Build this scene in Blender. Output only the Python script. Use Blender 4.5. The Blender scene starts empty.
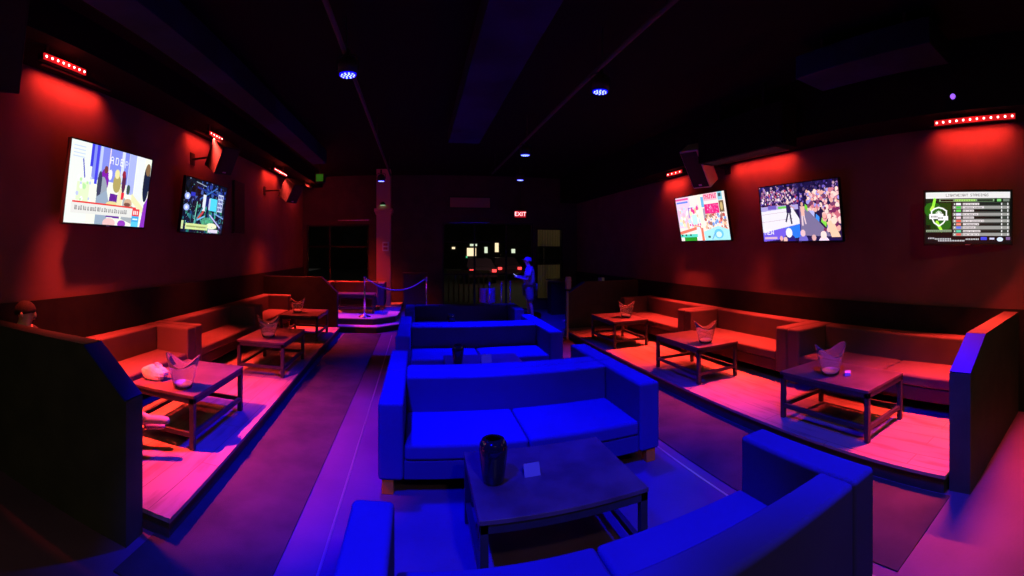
import bpy, math, random
import numpy as np
from mathutils import Vector, Matrix

S = bpy.context.scene
COL = S.collection
random.seed(7)
PI = math.pi

# ------------------------------------------------------------------ camera
AXX, FPX, HOR, HC = 418.0, 440.0, 250.0, 1.9      # column of the room axis, pixels per radian, horizon row, eye height
cam_d = bpy.data.cameras.new('camera')
cam_d.type = 'PANO'
cam_d.panorama_type = 'CENTRAL_CYLINDRICAL'
cam_d.central_cylindrical_range_u_min = -512.0 / FPX
cam_d.central_cylindrical_range_u_max = 512.0 / FPX
cam_d.central_cylindrical_range_v_min = -(576.0 - HOR) / FPX
cam_d.central_cylindrical_range_v_max = HOR / FPX
cam_d.central_cylindrical_radius = 1.0
cam_d.clip_end = 200
cam = bpy.data.objects.new('camera', cam_d)
COL.objects.link(cam)
cam.location = (0, 0, HC)
cam.rotation_euler = (PI / 2, 0, -(512.0 - AXX) / FPX)
S.camera = cam

# ------------------------------------------------------------------ exposure, world
S.view_settings.view_transform = 'Standard'
S.view_settings.look = 'None'
S.view_settings.gamma = 1
S.view_settings.use_curve_mapping = False
S.view_settings.exposure = 0.0
S.cycles.use_denoising = True
S.cycles.max_bounces = 8
S.cycles.diffuse_bounces = 1
S.cycles.sample_clamp_indirect = 4
W = bpy.data.worlds.new('night')
S.world = W
W.use_nodes = True
W.node_tree.nodes['Background'].inputs[0].default_value = (0.010, 0.009, 0.008, 1)
W.node_tree.nodes['Background'].inputs[1].default_value = 1.0

BLUE = (0.0, 0.0, 1.0)
RED = (1.0, 0.048, 0.032)
BLUE_W = 2200.0          # watts of one blue ceiling spot
RED_W = 130.0            # watts per metre of a red wall bar


def light(name, kind, loc, color, power, rot=(0, 0, 0), parent=None, **kw):
    d = bpy.data.lights.new(name, kind)
    d.color = color
    d.energy = power
    for k, v in kw.items():
        setattr(d, k, v)
    o = bpy.data.objects.new(name, d)
    COL.objects.link(o)
    o.location = loc
    o.rotation_euler = rot
    o.parent = parent
    return o


# ------------------------------------------------------------------ materials
MATS = {}


def mat(name, col, rough=0.6, metal=0.0, spec=0.3, emit=None, estr=1.0, noise=None, bump=None, trans=0.0, ior=1.45):
    """noise=(scale, second colour, low, high); bump=(scale, strength)"""
    if name in MATS:
        return MATS[name]
    m = bpy.data.materials.new(name)
    m.use_nodes = True
    nt = m.node_tree
    b = nt.nodes['Principled BSDF']
    b.inputs['Base Color'].default_value = (*col, 1)
    b.inputs['Roughness'].default_value = rough
    b.inputs['Metallic'].default_value = metal
    b.inputs['Specular IOR Level'].default_value = spec
    b.inputs['IOR'].default_value = ior
    b.inputs['Transmission Weight'].default_value = trans
    if emit:
        b.inputs['Emission Color'].default_value = (*emit, 1)
        b.inputs['Emission Strength'].default_value = estr
    if noise or bump:
        tc = nt.nodes.new('ShaderNodeTexCoord')
    if noise:
        n = nt.nodes.new('ShaderNodeTexNoise')
        n.inputs['Scale'].default_value = noise[0]
        n.inputs['Detail'].default_value = 4
        r = nt.nodes.new('ShaderNodeValToRGB')
        r.color_ramp.elements[0].position = noise[2]
        r.color_ramp.elements[1].position = noise[3]
        r.color_ramp.elements[0].color = (*col, 1)
        r.color_ramp.elements[1].color = (*noise[1], 1)
        nt.links.new(tc.outputs['Object'], n.inputs['Vector'])
        nt.links.new(n.outputs['Fac'], r.inputs['Fac'])
        nt.links.new(r.outputs['Color'], b.inputs['Base Color'])
    if bump:
        n2 = nt.nodes.new('ShaderNodeTexNoise')
        n2.inputs['Scale'].default_value = bump[0]
        n2.inputs['Detail'].default_value = 3
        bp = nt.nodes.new('ShaderNodeBump')
        bp.inputs['Strength'].default_value = bump[1]
        bp.inputs['Distance'].default_value = 0.01
        nt.links.new(tc.outputs['Object'], n2.inputs['Vector'])
        nt.links.new(n2.outputs['Fac'], bp.inputs['Height'])
        nt.links.new(bp.outputs['Normal'], b.inputs['Normal'])
    MATS[name] = m
    return m


def plank_mat(name, c1, c2, c3, width=0.19, length=1.6, rough=0.45):
    """wood planks running along Y"""
    m = bpy.data.materials.new(name)
    m.use_nodes = True
    nt = m.node_tree
    b = nt.nodes['Principled BSDF']
    b.inputs['Roughness'].default_value = rough
    b.inputs['Specular IOR Level'].default_value = 0.3
    tc = nt.nodes.new('ShaderNodeTexCoord')
    mp = nt.nodes.new('ShaderNodeMapping')
    mp.inputs['Rotation'].default_value = (0, 0, PI / 2)
    br = nt.nodes.new('ShaderNodeTexBrick')
    br.inputs['Scale'].default_value = 1.0
    br.inputs['Brick Width'].default_value = length
    br.inputs['Row Height'].default_value = width
    br.inputs['Mortar Size'].default_value = 0.003
    br.inputs['Color1'].default_value = (*c1, 1)
    br.inputs['Color2'].default_value = (*c2, 1)
    br.inputs['Mortar'].default_value = (c3[0] * .5, c3[1] * .5, c3[2] * .5, 1)
    n = nt.nodes.new('ShaderNodeTexNoise')
    mp2 = nt.nodes.new('ShaderNodeMapping')
    mp2.inputs['Scale'].default_value = (9, 1.4, 1)
    n.inputs['Scale'].default_value = 1.3
    n.inputs['Detail'].default_value = 6
    r = nt.nodes.new('ShaderNodeValToRGB')
    r.color_ramp.elements[0].position = 0.50
    r.color_ramp.elements[1].position = 0.72
    mx = nt.nodes.new('ShaderNodeMix')
    mx.data_type = 'RGBA'
    mx.inputs[7].default_value = (*c3, 1)
    L = nt.links.new
    L(tc.outputs['Object'], mp.inputs['Vector'])
    L(mp.outputs['Vector'], br.inputs['Vector'])
    L(tc.outputs['Object'], mp2.inputs['Vector'])
    L(mp2.outputs['Vector'], n.inputs['Vector'])
    L(n.outputs['Fac'], r.inputs['Fac'])
    L(r.outputs['Color'], mx.inputs[0])
    L(br.outputs['Color'], mx.inputs[6])
    L(mx.outputs[2], b.inputs['Base Color'])
    return m


M_FLOOR = mat('sealed_concrete', (.10, .05, .11), .5, noise=(1.6, (.07, .035, .08), .35, .7), bump=(40, .1))
M_RUNNER = mat('dark_carpet', (.060, .045, .045), .95, spec=.05, noise=(3, (.035, .03, .03), .3, .7), bump=(220, .5))
M_DECK = plank_mat('light_wood_planks', (.29, .19, .155), (.25, .16, .13), (.16, .09, .065))
M_DECKSIDE = mat('black_step_paint', (.030, .028, .030), .45, noise=(6, (.045, .04, .04), .4, .7))
M_WALL = mat('red_brown_wall_paint', (.15, .08, .07), .85, spec=.08, noise=(2, (.12, .062, .055), .35, .7), bump=(60, .15))
M_PANEL = mat('black_wall_panel', (.014, .015, .011), .8, spec=.15, noise=(5, (.010, .010, .009), .4, .7))
M_CEIL = mat('black_ceiling_paint', (.008, .008, .0065), .95, spec=.05, noise=(3, (.008, .008, .007), .4, .7))
M_DUCT = mat('blue_bounce_duct_metal', (.015, .015, .06), .8, spec=.1, noise=(1.2, (.008, .008, .025), .4, .6))
M_SOFA = mat('slate_upholstery', (.042, .03, .19), .85, spec=.03, noise=(1.5, (.035, .025, .16), .35, .7), bump=(300, .25))  # grey fabric with the blue spotlight tint put into its colour
M_SOFAD = mat('slate_upholstery_base', (.035, .025, .13), .85, spec=.03, bump=(300, .25))  # same blue light tint, for the sofa base
M_BENCH = mat('brown_bench_upholstery', (.13, .075, .07), .8, spec=.05, noise=(1.5, (.105, .06, .058), .35, .7), bump=(300, .25))
M_BENCHD = mat('brown_bench_base', (.06, .03, .03), .8, spec=.1, bump=(300, .25))
M_LEG = mat('orange_wood_leg', (.75, .20, .015), .5)
M_TOP = mat('dark_wood_tabletop', (.10, .06, .065), .38, spec=.30, noise=(5, (.055, .032, .035), .35, .7), bump=(30, .05))
M_STEEL = mat('dark_square_steel', (.04, .035, .035), .45, metal=.3, spec=.4, noise=(9, (.05, .045, .045), .4, .7))
M_SLOPE = mat('blue_light_edge_vinyl', (.010, .010, .42), .75, spec=.03)  # blue light on the partition slopes put into the colour
M_CLEAR = mat('clear_acrylic', (.95, .95, .95), .04, trans=.95, ior=1.35, spec=.6)
M_BLACKGLOSS = mat('black_gloss_acrylic', (.008, .008, .009), .07, spec=.8)
M_BLACK = mat('matt_black_plastic', (.012, .012, .012), .55)
M_GRILLE = mat('speaker_grille', (.02, .02, .02), .8, bump=(400, .6))
M_SILVER = mat('silver_badge', (.6, .6, .62), .3, metal=.9)
M_CHROME = mat('chrome_post', (.75, .75, .78), .2, metal=1.0)
M_CARD = mat('grey_card', (.22, .20, .22), .7)
M_WHITE = mat('white_card', (.75, .73, .72), .7)
M_NAPKIN = mat('white_paper', (.42, .34, .34), .9, bump=(25, .8))
M_ROPE = mat('velvet_rope', (.25, .22, .35), .8)
M_PART = mat('dark_partition_laminate', (.055, .048, .040), .7, spec=.2, noise=(4, (.04, .036, .03), .4, .7))
M_CAP = mat('partition_cap_paint', (.055, .04, .035), .7, spec=.1)
M_REDLED = mat('red_led_lens', (.3, .02, .02), .3, emit=(1, .015, .02), estr=.6)
M_REDDOT = mat('red_led_core', (1, .6, .6), .3, emit=(1, .42, .38), estr=8)
M_BLUELED = mat('blue_led_lens', (.02, .02, .3), .3, emit=(.0, .0, 1), estr=1.2)
M_BLUEDOT = mat('blue_led_core', (.6, .6, 1), .3, emit=(.25, .32, 1), estr=3.5)
M_GLASS = mat('window_glass', (.9, .93, .92), .02, trans=1.0, ior=1.05, spec=.3)
M_FRAME = mat('black_window_frame', (.02, .02, .02), .5)
M_SKIN = mat('skin', (.50, .30, .22), .6)
M_HAIR = mat('dark_hair', (.03, .02, .015), .8, bump=(120, .6))


# ------------------------------------------------------------------ mesh helpers
class MB:
    def __init__(s):
        s.v, s.f = [], []

    def add(s, vs, fs, mtx=None):
        n = len(s.v)
        s.v += [tuple(mtx @ Vector(v)) if mtx else tuple(v) for v in vs]
        s.f += [tuple(i + n for i in f) for f in fs]
        return s

    def box(s, x0, x1, y0, y1, z0, z1, mtx=None):
        v = [(x0, y0, z0), (x1, y0, z0), (x1, y1, z0), (x0, y1, z0), (x0, y0, z1), (x1, y0, z1), (x1, y1, z1), (x0, y1, z1)]
        f = [(0, 3, 2, 1), (4, 5, 6, 7), (0, 1, 5, 4), (1, 2, 6, 5), (2, 3, 7, 6), (3, 0, 4, 7)]
        return s.add(v, f, mtx)

    def prism(s, pts, z0, z1, mtx=None):
        n = len(pts)
        v = [(x, y, z0) for x, y in pts] + [(x, y, z1) for x, y in pts]
        f = [tuple(range(n))[::-1], tuple(range(n, 2 * n))] + [(i, (i + 1) % n, (i + 1) % n + n, i + n) for i in range(n)]
        return s.add(v, f, mtx)

    def ring(s, x0, x1, y0, y1, z0, z1, t):
        o = [(x0, y0), (x1, y0), (x1, y1), (x0, y1)]
        i = [(x0 + t, y0 + t), (x1 - t, y0 + t), (x1 - t, y1 - t), (x0 + t, y1 - t)]
        v = [(*p, z0) for p in o] + [(*p, z0) for p in i] + [(*p, z1) for p in o] + [(*p, z1) for p in i]
        f = []
        for k in range(4):
            j = (k + 1) % 4
            f += [(k, j, j + 8, k + 8), (j + 4, k + 4, k + 12, j + 12), (k + 8, j + 8, j + 12, k + 12), (j, k, k + 4, j + 4)]
        return s.add(v, f)

    def lathe(s, prof, n=32, mtx=None, rim=None):
        """prof: list of (r, z); rim(phi, r, z) -> (r, z) modulates"""
        v, f = [], []
        for (r, z) in prof:
            for k in range(n):
                a = 2 * PI * k / n
                rr, zz = rim(a, r, z) if rim else (r, z)
                v.append((rr * math.cos(a), rr * math.sin(a), zz))
        for i in range(len(prof) - 1):
            for k in range(n):
                j = (k + 1) % n
                f.append((i * n + k, i * n + j, (i + 1) * n + j, (i + 1) * n + k))
        f.append(tuple(range(n))[::-1])
        f.append(tuple(range((len(prof) - 1) * n, len(prof) * n)))
        return s.add(v, f, mtx)

    def tube(s, pts, r, n=10):
        pts = [Vector(p) for p in pts]
        v, f = [], []
        up = Vector((0, 0, 1))
        for i, p in enumerate(pts):
            d = (pts[min(i + 1, len(pts) - 1)] - pts[max(i - 1, 0)]).normalized()
            a = d.cross(up)
            if a.length < .05:
                a = d.cross(Vector((1, 0, 0)))
            a.normalize()
            b = d.cross(a)
            rr = r[i] if isinstance(r, (list, tuple)) else r
            for k in range(n):
                t = 2 * PI * k / n
                v.append(tuple(p + a * math.cos(t) * rr + b * math.sin(t) * rr))
        for i in range(len(pts) - 1):
            for k in range(n):
                j = (k + 1) % n
                f.append((i * n + k, i * n + j, (i + 1) * n + j, (i + 1) * n + k))
        f.append(tuple(range(n))[::-1])
        f.append(tuple(range((len(pts) - 1) * n, len(pts) * n)))
        return s.add(v, f)

    def build(s, name, m, parent=None, loc=None, rot=None, bevel=0, seg=2, smooth=False, sub=0):
        me = bpy.data.meshes.new(name)
        me.from_pydata(s.v, [], s.f)
        me.materials.append(m)
        if smooth or bevel:
            for p in me.polygons:
                p.use_smooth = True
        me.update()
        o = bpy.data.objects.new(name, me)
        COL.objects.link(o)
        if parent:
            o.parent = parent
        if loc:
            o.location = loc
        if rot:
            o.rotation_euler = rot
        if bevel:
            b = o.modifiers.new('bevel', 'BEVEL')
            b.width = bevel
            b.segments = seg
            b.limit_method = 'ANGLE'
            b.harden_normals = True
        if sub:
            q = o.modifiers.new('sub', 'SUBSURF')
            q.levels = q.render_levels = sub
        return o


def thing(name, label, cat, loc=(0, 0, 0), rz=0, group=None):
    o = bpy.data.objects.new(name, None)
    COL.objects.link(o)
    o.location = loc
    o.rotation_euler = (0, 0, rz)
    o['label'] = label
    o['category'] = cat
    if group:
        o['group'] = group
    return o


def tag(o, label, cat, group=None):
    o['label'] = label
    o['category'] = cat
    if group:
        o['group'] = group
    return o


def struct(o):
    o['kind'] = 'structure'
    return o


def copy_tree(o, loc=None, rz=None, label=None, group=None, parent=None):
    kids = [c for c in bpy.data.objects if c.parent == o]
    c = o.copy()
    COL.objects.link(c)
    if parent:
        c.parent = parent
    for k in kids:
        copy_tree(k, parent=c)
    if loc is not None:
        c.location = loc
    if rz is not None:
        c.rotation_euler = (0, 0, rz)
    if label:
        c['label'] = label
    if group:
        c['group'] = group
    return c


# ------------------------------------------------------------------ room shell
XL, XR, YB, YF, ZC = -3.62, 5.10, -3.0, 13.5, 4.2
DL, DR, DZ = -1.66, 3.17, 0.15


def sbox(name, m, *b, **k):
    return struct(MB().box(*b).build(name, m, **k))


sbox('floor', M_FLOOR, XL - .2, XR + .2, YB, YF + .1, -.12, 0)
sbox('ceiling', M_CEIL, XL - .2, XR + .2, YB - .1, YF + .2, ZC, ZC + .1)
# right wall: black panel below, red-brown paint above
sbox('wall_right', M_WALL, XR, XR + .15, YB, YF, 1.2, ZC)
sbox('trim_1', M_PANEL, XR - .03, XR + .15, YB, YF, 0, 1.2)
sbox('wall_left', M_WALL, XL - .15, XL, YB, YF, 1.36, ZC)
sbox('trim_2', M_PANEL, XL - .15, XL + .03, YB, YF, 0, 1.36)
sbox('wall_back', M_CEIL, XL - .2, XR + .2, YB - .15, YB, 0, ZC)
# black soffits the red bars hang under
sbox('trim_3', M_CEIL, 4.52, XR, YB, YF, 3.42, ZC)
sbox('trim_4', M_CEIL, XL, -2.98, YB, YF, 3.86, ZC)
# dark carpet runners beside both decks, floor joints
sbox('trim_5', M_RUNNER, DL, -.83, 2.0, 9.9, 0, .008)
sbox('trim_6', M_RUNNER, 2.30, DR, 1.2, 9.0, 0, .008)
for i, (x, y0, y1) in enumerate([(-.58, YB, 9.8), (2.2, YB, 9.0)]):
    sbox('trim_%d' % (7 + i), mat('floor_joint_strip', (.30, .28, .27), .3, metal=.6), x - .008, x + .008, y0, y1, 0, .004)


def deck(name, x0, x1, y0, y1):
    d = MB().box(x0 + .02, x1, y0 + .02, y1, 0, DZ - .03).build(name + '_base', M_DECKSIDE) if x1 > 0 else \
        MB().box(x0, x1 - .02, y0 + .02, y1, 0, DZ - .03).build(name + '_base', M_DECKSIDE)
    t = MB().box(x0, x1, y0, y1, DZ - .03, DZ).build(name, M_DECK, bevel=.004)
    struct(d)
    struct(t)


deck('floor_deck_right', DR, XR - .03, 1.24, 9.25)
def deck_left():
    xa, xb, xc = -1.53, -1.735, -1.76
    for nm, m, e, z0, z1 in (('floor_deck_left_base', M_DECKSIDE, .02, 0, DZ - .03), ('floor_deck_left', M_DECK, 0, DZ - .03, DZ)):
        p = [(XL + .03, 2.42 + e), (xa - e, 2.42 + e), (xb - e, 7.6), (xc - e, 9.8), (XL + .03, 9.8)]
        struct(MB().prism(p, z0, z1).build(nm, m))


deck_left()

# far wall with dark windows and a glass storefront
FW = mat('far_wall_paint', (.07, .05, .045), .85, noise=(3, (.05, .04, .035), .4, .7))


def farwall():
    y0, y1 = YF, YF + .15
    segs = [(-3.62, -3.5, 0, ZC), (-1.5, .75, 0, ZC), (3.62, 3.72, 0, 2.75), (4.62, 5.1, 0, ZC),
            (-3.5, -1.5, 0, .9), (-3.5, -1.5, 2.7, ZC), (.75, 3.72, 2.75, ZC), (3.72, 4.62, 2.6, ZC), (3.72, 4.62, 0, .3)]
    names = ['wall_front'] * len(segs)
    mb = MB()
    # one connected outline would need a solid with holes; each pier is its own wall piece
    for nme, s_ in zip(names, segs):
        struct(MB().box(s_[0], s_[1], y0, y1, s_[2], s_[3]).build(nme, FW))


farwall()


def window(name, x0, x1, z0, z1, xs=(), zs=()):
    fr = MB().box(x0, x1, YF + .02, YF + .1, z0, z0 + .06)
    fr = MB()
    t = .05
    v = []
    fr.ring(x0, x1, z0, z1, 0, .08, t)
    fr.v = [(a, YF + .02 + c, b) for (a, b, c) in fr.v]
    o = struct(fr.build(name, M_FRAME))
    for x in xs:
        MB().box(x - .025, x + .025, YF + .025, YF + .095, z0 + t, z1 - t).build('mullion', M_FRAME, o)
    for z in zs:
        MB().box(x0 + t, x1 - t, YF + .03, YF + .09, z - .02, z + .02).build('transom_bar', M_FRAME, o)
    MB().box(x0 + t, x1 - t, YF + .055, YF + .06, z0 + t, z1 - t).build('pane', M_GLASS, o)
    return o


window('window_1', -3.5, -1.5, .9, 2.7, xs=(-2.75,), zs=(2.0,))
window('window_2', .75, 3.62, 0.0, 2.75, xs=(1.75, 2.75), zs=(2.15, 1.15))
M_BLIND = mat('pale_window_blind', (.6, .52, .32), .9)
_nt = M_BLIND.node_tree
_tr = _nt.nodes.new('ShaderNodeBsdfTranslucent')
_tr.inputs[0].default_value = (.6, .50, .26, 1)
_mx = _nt.nodes.new('ShaderNodeMixShader')
_nt.links.new(_nt.nodes['Principled BSDF'].outputs[0], _mx.inputs[1])
_nt.links.new(_tr.outputs[0], _mx.inputs[2])
_nt.links.new(_mx.outputs[0], _nt.nodes['Material Output'].inputs[0])
w3 = window('window_3', 3.72, 4.62, .3, 2.6, xs=(), zs=(2.0, 1.6, 1.45))
# pale blinds behind the right-hand window, lit by a lantern post added outside
for (z0, z1) in ((1.98, 2.56), (.36, 1.42)):
    bl = MB()
    n = 9
    vs, fs = [], []
    for k in range(n * 2 + 1):
        x = 3.78 + .78 * k / (2 * n)
        vs += [(x, YF + .16 + (.02 if k % 2 else 0), z0), (x, YF + .16 + (.02 if k % 2 else 0), z1)]
    for k in range(n * 2):
        fs.append((2 * k, 2 * k + 2, 2 * k + 3, 2 * k + 1))
    bl.add(vs, fs).build('blind', M_BLIND, w3)

# ceiling ducts, blue bounce tinted into their metal colour
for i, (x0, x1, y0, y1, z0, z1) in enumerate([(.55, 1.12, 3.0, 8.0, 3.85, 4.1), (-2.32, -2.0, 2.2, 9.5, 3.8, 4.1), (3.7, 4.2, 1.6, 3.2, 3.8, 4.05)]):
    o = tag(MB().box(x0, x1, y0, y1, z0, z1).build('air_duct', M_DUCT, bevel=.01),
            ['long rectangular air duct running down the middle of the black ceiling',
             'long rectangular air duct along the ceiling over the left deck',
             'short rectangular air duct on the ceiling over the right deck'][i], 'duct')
    for yy in (y0 + .3, y1 - .3):
        MB().box(x0 + .1, x0 + .13, yy, yy + .03, z1, ZC).build('hanger', M_STEEL, o)


def pipe(x, z, y0, y1, label):
    o = tag(MB().tube([(x, y0, z), (x, y1, z)], .024).build('lighting_pipe', mat('grey_pipe', (.05, .04, .04), .6, metal=.2), smooth=True), label, 'pipe')
    for yy in np.linspace(y0 + .4, y1 - .4, 4):
        MB().tube([(x, yy, z), (x, yy, ZC)], .008).build('hanger', M_STEEL, o)
    return o


pipe(1.84, 3.80, .6, 10.8, 'long thin lighting pipe carrying the right row of blue spotlights')
pipe(-.70, 3.80, .6, 11.2, 'long thin lighting pipe carrying the left row of blue spotlights')

# ------------------------------------------------------------------ blue ceiling spotlights


def spot(x, y, z, label, power=BLUE_W, aim=(0, 0), size=74, lit=True, group='blue LED spotlights hung from the ceiling pipes'):
    t = thing('ceiling_spotlight', label, 'spotlight', (x, y, z), 0, group)
    MB().lathe([(.05, .02), (.085, .02), (.095, .0), (.095, .10), (.07, .15), (.03, .17)], 24).build('housing', M_BLACK, t, smooth=True)
    yk = MB().tube([(-.105, 0, .05), (-.105, 0, .16), (-.06, 0, .19), (.06, 0, .19), (.105, 0, .16), (.105, 0, .05)], .008, 6)
    yk.build('yoke', M_BLACK, t)
    MB().box(-.02, .02, -.03, .03, .18, 3.8 - z + .02).build('clamp', M_BLACK, t)
    MB().lathe([(.001, -.004), (.082, -.004), (.082, .018)], 24).build('lens', M_BLUELED, t)
    pts = [(0, 0)] + [(.033 * math.cos(a), .033 * math.sin(a)) for a in np.arange(6) * PI / 3] + \
          [(.062 * math.cos(a), .062 * math.sin(a)) for a in np.arange(10) * PI / 5]
    for (a, b) in pts:
        MB().lathe([(.001, -.009), (.008, -.009), (.009, -.004)], 8).build('led', M_BLUEDOT, t, loc=(a, b, 0))
    light('spot_light', 'SPOT', (0, 0, -.03), BLUE, power, (aim[0], aim[1], 0), t, spot_size=math.radians(size), spot_blend=.85, shadow_soft_size=.05)
    return t


spot(-.67, 4.17, 3.58, 'blue LED spotlight on the ceiling left of the middle sofas, the near one', size=84, power=BLUE_W * .8)
spot(1.88, 4.28, 3.58, 'blue LED spotlight on the ceiling right of the middle sofas, the near one', BLUE_W * .6)
spot(1.88, 7.56, 3.58, 'blue LED spotlight far down the right pipe, above the exit sign', BLUE_W * 1.5, aim=(-.12, .20))
spot(-.88, 10.5, 3.55, 'small blue LED spotlight far back, left of the column', BLUE_W * .45)
spot(-.67, 1.15, 3.58, 'blue LED spotlight at the near end of the left pipe', BLUE_W * .8, aim=(.42, -.24), size=66)
spot(1.95, 1.15, 3.58, 'blue LED spotlight at the near end of the right pipe', BLUE_W * .5, aim=(.28, -.22), size=68)
spot(2.39, 10.1, 3.55, 'tiny blue LED spotlight right above the standing person', BLUE_W * .6, aim=(.3, .0))

# ------------------------------------------------------------------ red wall bars


def redbar(x, y0, y1, z, side, label, power=RED_W, n=8, tilt=.21, lean=0.0, spill=.010, wash=None, wp=.068, lens=True):
    """side +1 = right wall. The bar hangs under the soffit, an added strip washes the wall"""
    yc, ln = (y0 + y1) / 2, y1 - y0
    t = thing('red_wall_light_bar', label, 'light bar', (x, yc, z), 0, 'red LED bars washing the side walls')
    MB().box(-.035, .035, -ln / 2, ln / 2, -.005, .06).build('housing', M_BLACK, t, bevel=.006)
    zt = (3.42 if side > 0 else 3.86) - z
    for yy in (-ln * .35, ln * .35):
        MB().box(-.012, .012, yy - .02, yy + .02, .055, zt).build('bracket', M_BLACK, t)
    if lens:
        MB().box(min(-side * .05, -side * .034), max(-side * .05, -side * .034), -ln / 2 + .01, ln / 2 - .01, -.012, .045).build('lens', M_REDLED, t)
    for k in range(n if lens else 0):
        yy = -ln / 2 + ln * (k + .5) / n
        MB().lathe([(.001, .006), (.010, .005), (.012, 0)], 10).build('led', M_REDDOT, t, loc=(-side * .05, yy, .016), rot=(0, -side * PI / 2, 0))
    # an added thin strip close to the wall grazes it, the main bar throws down on to the seats and the deck
    xw = (XR - .17 if side > 0 else XL + .17) - x
    zw = (3.40 if side > 0 else 3.83) - z
    w0, w1 = (wash[0] - yc, wash[1] - yc) if wash else (-ln / 2, ln / 2)
    MB().box(xw - .02, xw + .02, w0, w1, zw, zt).build('added_wash_strip', M_BLACK, t)
    light('wall_wash_light', 'AREA', (xw, (w0 + w1) / 2, zw - .006), RED, RED_W * (w1 - w0) * wp, (0, side * -math.radians(38), 0), t, shape='RECTANGLE', size=.02, size_y=(w1 - w0) * .95, spread=math.radians(118))
    light('deck_beam_light', 'AREA', (0, 0, -.02), RED, power * ln, (lean, side * tilt, 0), t, shape='RECTANGLE', size=.04, size_y=ln * .95, spread=math.radians(60))
    light('spill_light', 'POINT', (-side * .09, 0, -.01), RED, power * spill * .6, (0, 0, 0), t, shadow_soft_size=.03)
    return t


redbar(4.65, .99, 1.94, 3.32, 1, 'long red LED bar above the fight standings screen', n=12, wash=(1.14, 2.12))
redbar(4.65, 4.26, 5.23, 3.345, 1, 'red LED bar half hidden above the wrestling screen', n=12, spill=.10, wash=(4.4, 5.85))
redbar(4.65, 6.73, 7.27, 3.345, 1, 'short red LED bar beside the tilted speaker, right wall', n=4, wash=(7.25, 8.1), power=RED_W * 1.7)
redbar(-3.15, 2.72, 3.31, 3.71, -1, 'red LED bar above the large news screen, left wall', power=RED_W * 3.6, lean=.27, wash=(3.0, 4.1), wp=.085)
redbar(-3.15, 6.06, 6.54, 3.70, -1, 'small red LED bar above the arena screen, left wall', n=5, wash=(6.2, 7.0), power=RED_W * 2.6)
redbar(-3.15, 9.17, 10.1, 3.67, -1, 'farthest red LED bar on the left wall', n=10, power=RED_W * 1.0, spill=.12, wash=(9.8, 10.9))
redbar(-3.15, 11.9, 12.7, 3.72, -1, 'last red bar high on the left wall over the stage sofa', n=6, power=RED_W * .9, tilt=.45, spill=.12, lens=False)

# dim warm work lamp behind the camera (lights the olive faces turned to it)
wl = thing('ceiling_lamp', 'dim warm ceiling lamp over the entrance end of the room', 'lamp', (1.0, -1.6, 4.2))
MB().lathe([(.18, -.10), (.20, -.06), (.20, -.02), (.10, 0)], 24).build('shade', M_WHITE, wl, smooth=True)
light('lamp_glow', 'AREA', (0, 0, -.12), (1, .88, .42), 45.0, (0, 0, 0), wl, shape='DISK', size=.35)

# ------------------------------------------------------------------ sofas


def sofa(name, label, loc, rz, w, d, cushions=2, arms=(1, 1), group=None, hb=.72, seams=None, arm_t=.20, back_t=.22, mats=None):
    """front faces local -Y, origin at the middle of the back edge on the floor: spans x -w/2..w/2, y -d..0"""
    t = thing(name, label, 'sofa', loc, rz, group)
    M_SOFA, M_SOFAD = mats or (globals()['M_SOFA'], globals()['M_SOFAD'])
    x0, x1 = -w / 2, w / 2
    ix0, ix1 = x0 + (arm_t if arms[0] else 0), x1 - (arm_t if arms[1] else 0)
    lz = .12
    for s_, a, b in ((arms[0], x0, ix0), (arms[1], ix1, x1)):
        if s_:
            MB().box(a, b, -d, 0, lz, hb).build('arm', M_SOFA, t, bevel=.028, seg=4)
    MB().box(ix0, ix1, -back_t, 0, lz, hb).build('backrest', M_SOFA, t, bevel=.03, seg=4)
    MB().box(ix0, ix1, -d + .02, -back_t, lz, .27).build('base', M_SOFAD, t, bevel=.012)
    n = cushions
    cuts = seams or [ix0 + (ix1 - ix0) * k / n for k in range(n + 1)]
    for k in range(len(cuts) - 1):
        a, b = cuts[k] + .004, cuts[k + 1] - .004
        nx, ny = 10, 6
        mb = MB()
        # puffed cushion: a box whose top is slightly domed
        vs, fs = [], []
        ya, yb = -d + .005, -back_t + .01
        for top in (0, 1):
            for j in range(ny + 1):
                for i in range(nx + 1):
                    u, v_ = i / nx, j / ny
                    dome = .018 * (1 - (2 * u - 1) ** 4) * (1 - (2 * v_ - 1) ** 4)
                    vs.append((a + (b - a) * u, ya + (yb - ya) * v_, .272 if not top else .395 + dome))
        N = (nx + 1) * (ny + 1)
        for j in range(ny):
            for i in range(nx):
                q = j * (nx + 1) + i
                fs.append((q, q + nx + 1, q + nx + 2, q + 1))
                fs.append((q + N, q + 1 + N, q + nx + 2 + N, q + nx + 1 + N))
        for i in range(nx):
            fs.append((i, i + 1, i + 1 + N, i + N))
            q = ny * (nx + 1) + i
            fs.append((q + 1, q, q + N, q + 1 + N))
        for j in range(ny):
            q = j * (nx + 1)
            fs.append((q + nx + 1, q, q + N, q + nx + 1 + N))
            q += nx
            fs.append((q, q + nx + 1, q + nx + 1 + N, q + N))
        mb.add(vs, fs).build('seat_cushion', M_SOFA, t, bevel=.03, seg=4)
    for (x, y) in ((x0 + .03, -d + .03), (x1 - .12, -d + .03), (x0 + .03, -.12), (x1 - .12, -.12)):
        MB().box(x, x + .09, y, y + .09, 0, lz + .005).build('leg', M_LEG, t, bevel=.004)
    return t


SX, SW = .88, 2.38
G = 'blue-lit sofas back to back down the middle of the floor'
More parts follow.
